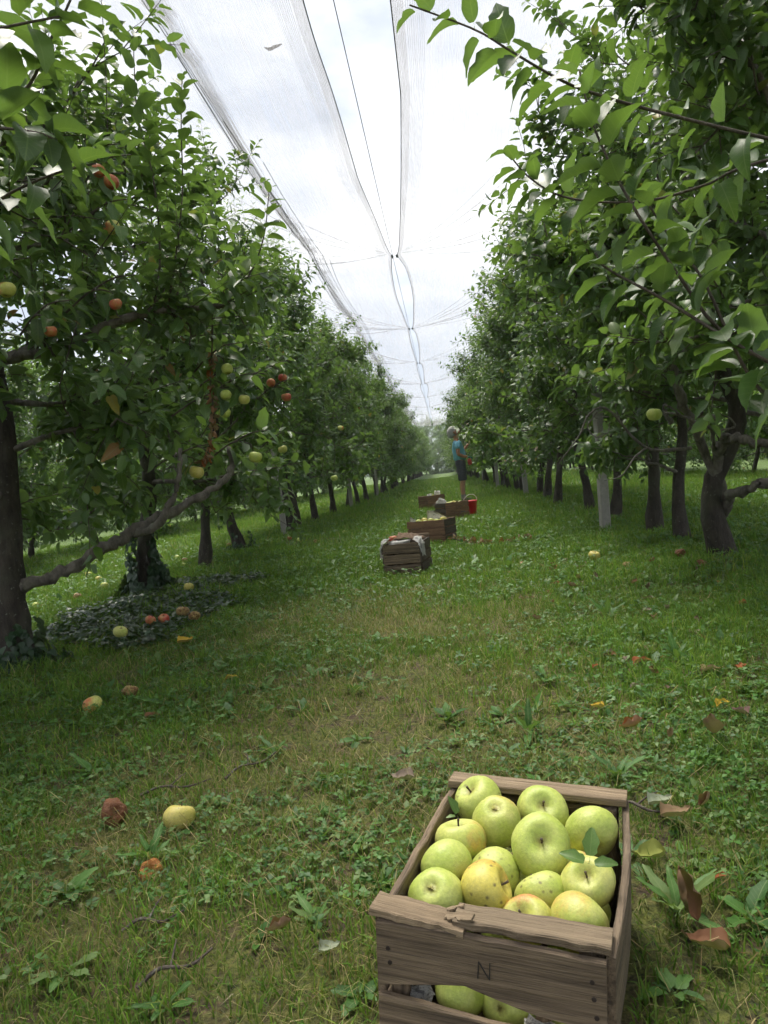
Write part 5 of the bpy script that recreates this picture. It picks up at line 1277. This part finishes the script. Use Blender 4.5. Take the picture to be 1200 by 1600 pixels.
# dry branch on the grass beside the second crate
bp, br_ = resample([(.03, 8.45, .07), (.2, 8.2, .04), (.38, 8.0, .03), (.62, 7.95, .03), (.95, 8.0, .03)], [.006, .006, .005, .004, .003], 30)
bp[:, 2] += hgt(bp[:, 0], bp[:, 1])
root = empty('dry_branch', tuple(bp[0])); tag(root, 'fallen branch with brown withered leaves right of the reddish-brown crate', 'branch')
V, T = tube(bp - bp[0], br_, 5); link('stem', mesh_np('stem', V, T, MAT_TWIG), root)
for k in range(60):
    i_ = int(29 * vr.random()); c = ['rust', 'brown', 'tan'][k % 3]; q = k % 3
    o = link('dry_leaf', DM[(c, q)], root); a = nrm(vr.normal(0, .7, 3) + np.array([0, 0, .25])); n = nrm(np.cross(a, vr.normal(size=3)))
    o.matrix_local = frame_matrix(bp[i_] - bp[0] + np.array([0, 0, .01]), a, n, vr.uniform(.04, .075))
# twigs on the ground
for k, (x, y, l, az, lab) in enumerate([(-.95, 2.08, .2, .25, 'thin twig lying behind the brown rotten apple'), (-.62, 1.25, .14, .6, 'thick twig at the bottom edge left of centre'), (-.72, 1.42, .12, .3, 'grey twig in the weeds at lower left'), (.3, 1.78, .16, -.5, 'pale straight stalk by the crate right rear corner'), (-.72, 2.15, .2, .9, 'twig among dry stalks behind the yellow apple')]):
    P, Rr = resample([(0, 0, 0), (l * .3, .01, .012), (l * .65, -.008, .006), (l, .01, .01)], [.004, .0038, .003, .002], 14)
    V, T = merge([tube(P, Rr, 6, .08, vr), tube([P[6], P[6] + [l * .12, .03, .012], P[6] + [l * .2, .06, .01]], [.0025, .002, .0012], 5)])
    o = link('twig', mesh_np('twig', V, T, MAT_TWIG)); o.location = (x, y, float(hgt(x, y)) + .015); o.rotation_euler = (0, 0, az); tag(o, lab, 'twig', 'twigs on the ground')
# dead curled leaf caught on the net
V, T = tube(*resample([(0, 0, 0), (.04, .01, -.012), (.09, -.005, -.008), (.14, .008, .01)], [.004, .013, .012, .003], 14), 7, .15, vr)
o = link('dead_leaf', mesh_np('dead_leaf', V, T, MAT_TWIG)); o.location = (-1.02, 6.05, 4.22); tag(o, 'curled dead leaf caught on the net near the top edge', 'leaf')

# ------------------------------------------------------------------ red bucket
def bucket(x, y):
    root = empty('bucket', (x, y, float(hgt(x, y)) + .01)); tag(root, 'red plastic bucket with white handle standing behind a crate', 'bucket'); root.scale = (.9, .9, .9)
    M = Mat('red_plastic'); M.base((.62, .012, .022)); M.set(Roughness=.4)
    n = 32; prof = [(.098, 0), (.10, .004), (.128, .235), (.135, .238), (.137, .252), (.131, .256), (.124, .25), (.097, .012), (.001, .012)]
    V = np.array([(r * math.cos(2 * math.pi * j / n), r * math.sin(2 * math.pi * j / n), z) for r, z in prof for j in range(n)]); T = []
    for i in range(len(prof) - 1):
        for j in range(n):
            a, b, c, d = i * n + j, i * n + (j + 1) % n, (i + 1) * n + (j + 1) % n, (i + 1) * n + j; T += [(a, b, c), (a, c, d)]
    T += [(0, j + 1, j) for j in range(1, n - 1)]
    link('pail', mesh_np('pail', V, np.array(T), M.m), root)
    t = np.linspace(0, math.pi, 22); hp = np.stack([np.zeros(22) + .06 * np.sin(t), -.138 * np.cos(t), .245 + .13 * np.sin(t)], -1) @ np.array(Matrix.Rotation(-1.2, 3, 'Z').transposed())
    V, T = tube(hp, np.full(22, .005), 6); link('handle', mesh_np('handle', V, T, simple('white_plastic', (.7, .7, .68), .5, 0, .05)), root)
    for s in (0, -1): 
        bm = bmesh.new(); bmesh.ops.create_cone(bm, cap_ends=True, segments=10, radius1=.014, radius2=.011, depth=.014); me = bpy.data.meshes.new('handle_lug'); bm.to_mesh(me); bm.free()
        q = link('handle_lug', me, root, M.m); q.matrix_local = Matrix.Translation(hp[s]) @ Vector((hp[s][0], hp[s][1], 0)).to_track_quat('Z', 'Y').to_matrix().to_4x4()
bucket(.42, 13.15)
# apples in the far crates
for c, rz, z, nn, cl in [(C3, b3, .245, 9, 'apple showing at the top of the reddish-brown crate'), (C4, b4, .235, 9, 'apple showing at the top of the crate by the red bucket'), (C5, b5, .235, 8, 'apple showing at the top of the farthest crate')]:
    for q in range(nn):
        u, v = ((q % 3) - 1) * .085, ((q // 3) - 1) * .12; p = loc2w(c, rz, (u, v + .03 * (q % 2), z - .012 * (q % 2)))
        apple(p, .04, ['green', 'lightblush', 'yellow'][q % 3], cl, cl.replace('apple showing', 'apples'), (.2, .1 * q, 1), q, q % 3, parts=False)
p = loc2w(C2, a2, (-.1, -.06, .285)); apple(p, .038, 'red', 'red apple peeping out at the sack edge on the nearest lane crate', None, (0, 0, 1), 0, 0, parts=False)

# ------------------------------------------------------------------ person looking up into the right-hand trees
def skin_obj(name, verts, edges, radii, parent, mat, sub=2, root=0):
    me = bpy.data.meshes.new(name); me.from_pydata([tuple(v) for v in verts], edges, []); o = link(name, me, parent, mat)
    md = o.modifiers.new('Skin', 'SKIN'); md.use_smooth_shade = True; md.branch_smoothing = .4
    sv = me.skin_vertices[0].data
    for i_, r in enumerate(radii):
        sv[i_].radius = (r, r) if np.isscalar(r) else r; sv[i_].use_root = (i_ == root)
    ss = o.modifiers.new('Sub', 'SUBSURF'); ss.levels = sub; ss.render_levels = sub
    return o
def chain(vs_, es, rs, pts, rad, start=None):
    prev = start
    for p, r in zip(pts, rad):
        vs_.append(p); rs.append(r); k = len(vs_) - 1
        if prev is not None: es.append((prev, k))
        prev = k
    return prev
def person(x, y, rz):
    root = empty('person', (x, y, float(hgt(x, y))), rz); tag(root, 'person with grey hair, teal T-shirt and dark shorts looking up into the trees', 'person')
    skin = simple('skin', (.42, .20, .12), .55, 0, .1)
    hair = simple('grey_hair', (.36, .35, .34), .8, 0, .3, 60, .5); shirt = simple('teal_cotton', (.16, .40, .52), .85, 0, .15, 30, .2)
    shorts = simple('dark_shorts', (.05, .053, .065), .9, 0, .2, 30, .2); shoe = simple('shoe', (.06, .045, .035), .8, 0, .3); sock = simple('sock', (.25, .22, .2), .9)
    glove = simple('dark_glove', (.015, .10, .085), .7, 0, .2); redm = simple('red_pouch', (.5, .04, .03), .6, 0, .15)
    V, E, R = [], [], []
    pel = chain(V, E, R, [(0, 0, .90)], [.13])
    chest = chain(V, E, R, [(.0, 0, 1.05), (-.015, 0, 1.22), (-.02, 0, 1.34)], [.125, .14, .11], pel)
    neck = chain(V, E, R, [(-.03, 0, 1.41), (-.035, 0, 1.45)], [.065, .062], chest)
    hd = chain(V, E, R, [(-.03, 0, 1.51), (-.06, 0, 1.565), (-.095, 0, 1.61)], [.092, .112, .09], neck)
    face = chain(V, E, R, [(.035, 0, 1.575), (.075, 0, 1.59)], [.07, .02], hd - 1)        # brow to nose, head tipped back
    chain(V, E, R, [(.03, 0, 1.50), (.05, 0, 1.495)], [.06, .035], hd - 2)              # jaw and chin
    for s in (-1, 1): chain(V, E, R, [(-.07, s * .085, 1.575), (-.08, s * .105, 1.59)], [.028, .016], hd - 1)
    # right arm (towards the camera): elbow down, forearm across the waist
    ra = chain(V, E, R, [(-.02, -.17, 1.35), (-.03, -.20, 1.22), (-.04, -.22, 1.08), (.07, -.20, 1.02), (.17, -.15, 1.0)], [.062, .052, .044, .04, .03], chest)
    la = chain(V, E, R, [(-.01, .17, 1.35), (.04, .20, 1.24), (.07, .22, 1.12), (.17, .18, 1.2), (.24, .12, 1.29)], [.062, .052, .044, .038, .029], chest)
    for s, o in ((-1, (0, 0)), (1, (.03, 0))):
        ft = chain(V, E, R, [(0 + o[0], s * .09, .86), (.01 + o[0], s * .1, .66), (.015 + o[0], s * .1, .48), (-.015 + o[0], s * .1, .33), (-.01 + o[0], s * .1, .10), (.0 + o[0], s * .1, .055)], [.09, .078, .056, .056, .038, .036], pel)
    skin_obj('body', V, E, R, root, skin)
    def hand(wrist, d, up, mat, nm, open_=.5):
        d = nrm(np.array(d, float)); up = np.array(up, float); sd = nrm(np.cross(d, up)); up = np.cross(sd, d); w0 = np.array(wrist, float)
        V, E, R = [], [], []
        pa = chain(V, E, R, [w0, w0 + d * .05, w0 + d * .085], [.028, (.036, .018), (.04, .016)])
        for q, (sx, ln) in enumerate([(-.03, .062), (-.01, .074), (.011, .07), (.03, .055)]):
            b = w0 + d * .088 + sd * sx
            chain(V, E, R, [b, b + d * ln * .5 - up * .01, b + d * ln * (.5 + .4 * open_) - up * ln * (.6 - .4 * open_)], [.010, .0092, .008], pa)
        chain(V, E, R, [w0 + d * .045 - sd * .036, w0 + d * .075 - sd * .06 - up * .01, w0 + d * .1 - sd * .062 - up * .02], [.012, .0105, .009], pa - 1)
        skin_obj(nm, V, E, R, root, mat, 1)
    hand(V[ra], (.9, .35, -.15), (0, 0, 1), glove, 'glove', .2)
    hand(V[la], (.6, -.2, .7), (0, 0, 1), skin, 'hand', .6)
    # T-shirt
    V2, E2, R2 = [], [], []
    b = chain(V2, E2, R2, [(0, 0, .90), (.01, 0, 1.02), (-.005, 0, 1.13), (-.02, 0, 1.25), (-.025, 0, 1.36), (-.03, 0, 1.41)], [(.165, .155), (.165, .155), (.165, .155), (.165, .155), (.12, .12), (.07, .07)])
    chain(V2, E2, R2, [(-.02, -.17, 1.355), (-.03, -.205, 1.24), (-.033, -.213, 1.185)], [.082, .075, .074], b - 1)
    chain(V2, E2, R2, [(-.01, .17, 1.355), (.035, .205, 1.255), (.047, .21, 1.2)], [.082, .075, .074], b - 1)
    skin_obj('t_shirt', V2, E2, R2, root, shirt)
    V3, E3, R3 = [], [], []
    b = chain(V3, E3, R3, [(0, 0, 1.0), (-.01, 0, .90)], [.15, .165])
    for s, o in ((-1, 0), (1, .03)): chain(V3, E3, R3, [(o, s * .095, .80), (.01 + o, s * .105, .64), (.01 + o, s * .105, .50), (.01 + o, s * .105, .475)], [.115, .105, .1, .098], b)
    skin_obj('shorts', V3, E3, R3, root, shorts)
    V4, E4, R4 = [], [], []
    chain(V4, E4, R4, [(-.075, 0, 1.475), (-.12, 0, 1.535), (-.14, 0, 1.605), (-.085, 0, 1.65), (.0, 0, 1.645)], [.08, .115, .115, .112, .062])
    skin_obj('hair', V4, E4, R4, root, hair)
    for s, o in ((-1, 0), (1, .03)):
        Vs, Es, Rs = [], [], []
        chain(Vs, Es, Rs, [(-.05 + o, s * .1, .045), (.03 + o, s * .1, .042), (.12 + o, s * .105, .034), (.17 + o, s * .108, .03)], [.042, .044, .042, .028]); skin_obj('shoe', Vs, Es, Rs, root, shoe, 1)
        V, T = tube([(-.012 + o, s * .1, .06), (-.012 + o, s * .1, .16), (-.012 + o, s * .1, .17)], [.048, .05, .048], 12); link('sock', mesh_np('sock', V, T, sock), root)
    # red picking pouch held against the hip
    Vp, Ep, Rp = [], [], []
    chain(Vp, Ep, Rp, [(.2, -.12, .97), (.215, -.11, .88), (.215, -.105, .80)], [(.03, .05), (.045, .06), (.035, .05)])
    tag(skin_obj('pouch', Vp, Ep, Rp, root, redm, 1), 'small red pouch at the waist')
person(.42, 17.45, .05)

# ------------------------------------------------------------------ the damp air that pales the far end of the lane
bm = bmesh.new(); bmesh.ops.create_cube(bm, size=1, matrix=Matrix.Translation((0, 420, 7)) @ Matrix.Diagonal((820, 980, 16, 1)))
me = bpy.data.meshes.new('haze'); bm.to_mesh(me); bm.free()
hm = bpy.data.materials.new('haze'); hm.use_nodes = True
for n in list(hm.node_tree.nodes): hm.node_tree.nodes.remove(n)
ho = hm.node_tree.nodes.new('ShaderNodeOutputMaterial'); hv = hm.node_tree.nodes.new('ShaderNodeVolumePrincipled')
hv.inputs['Density'].default_value = .0009; hv.inputs['Color'].default_value = (.82, .9, .96, 1)
hm.node_tree.links.new(hv.outputs[0], ho.inputs['Volume'])
tag(link('haze', me, None, hm), 'thin pale haze in the air of the orchard', 'haze', kind='stuff')
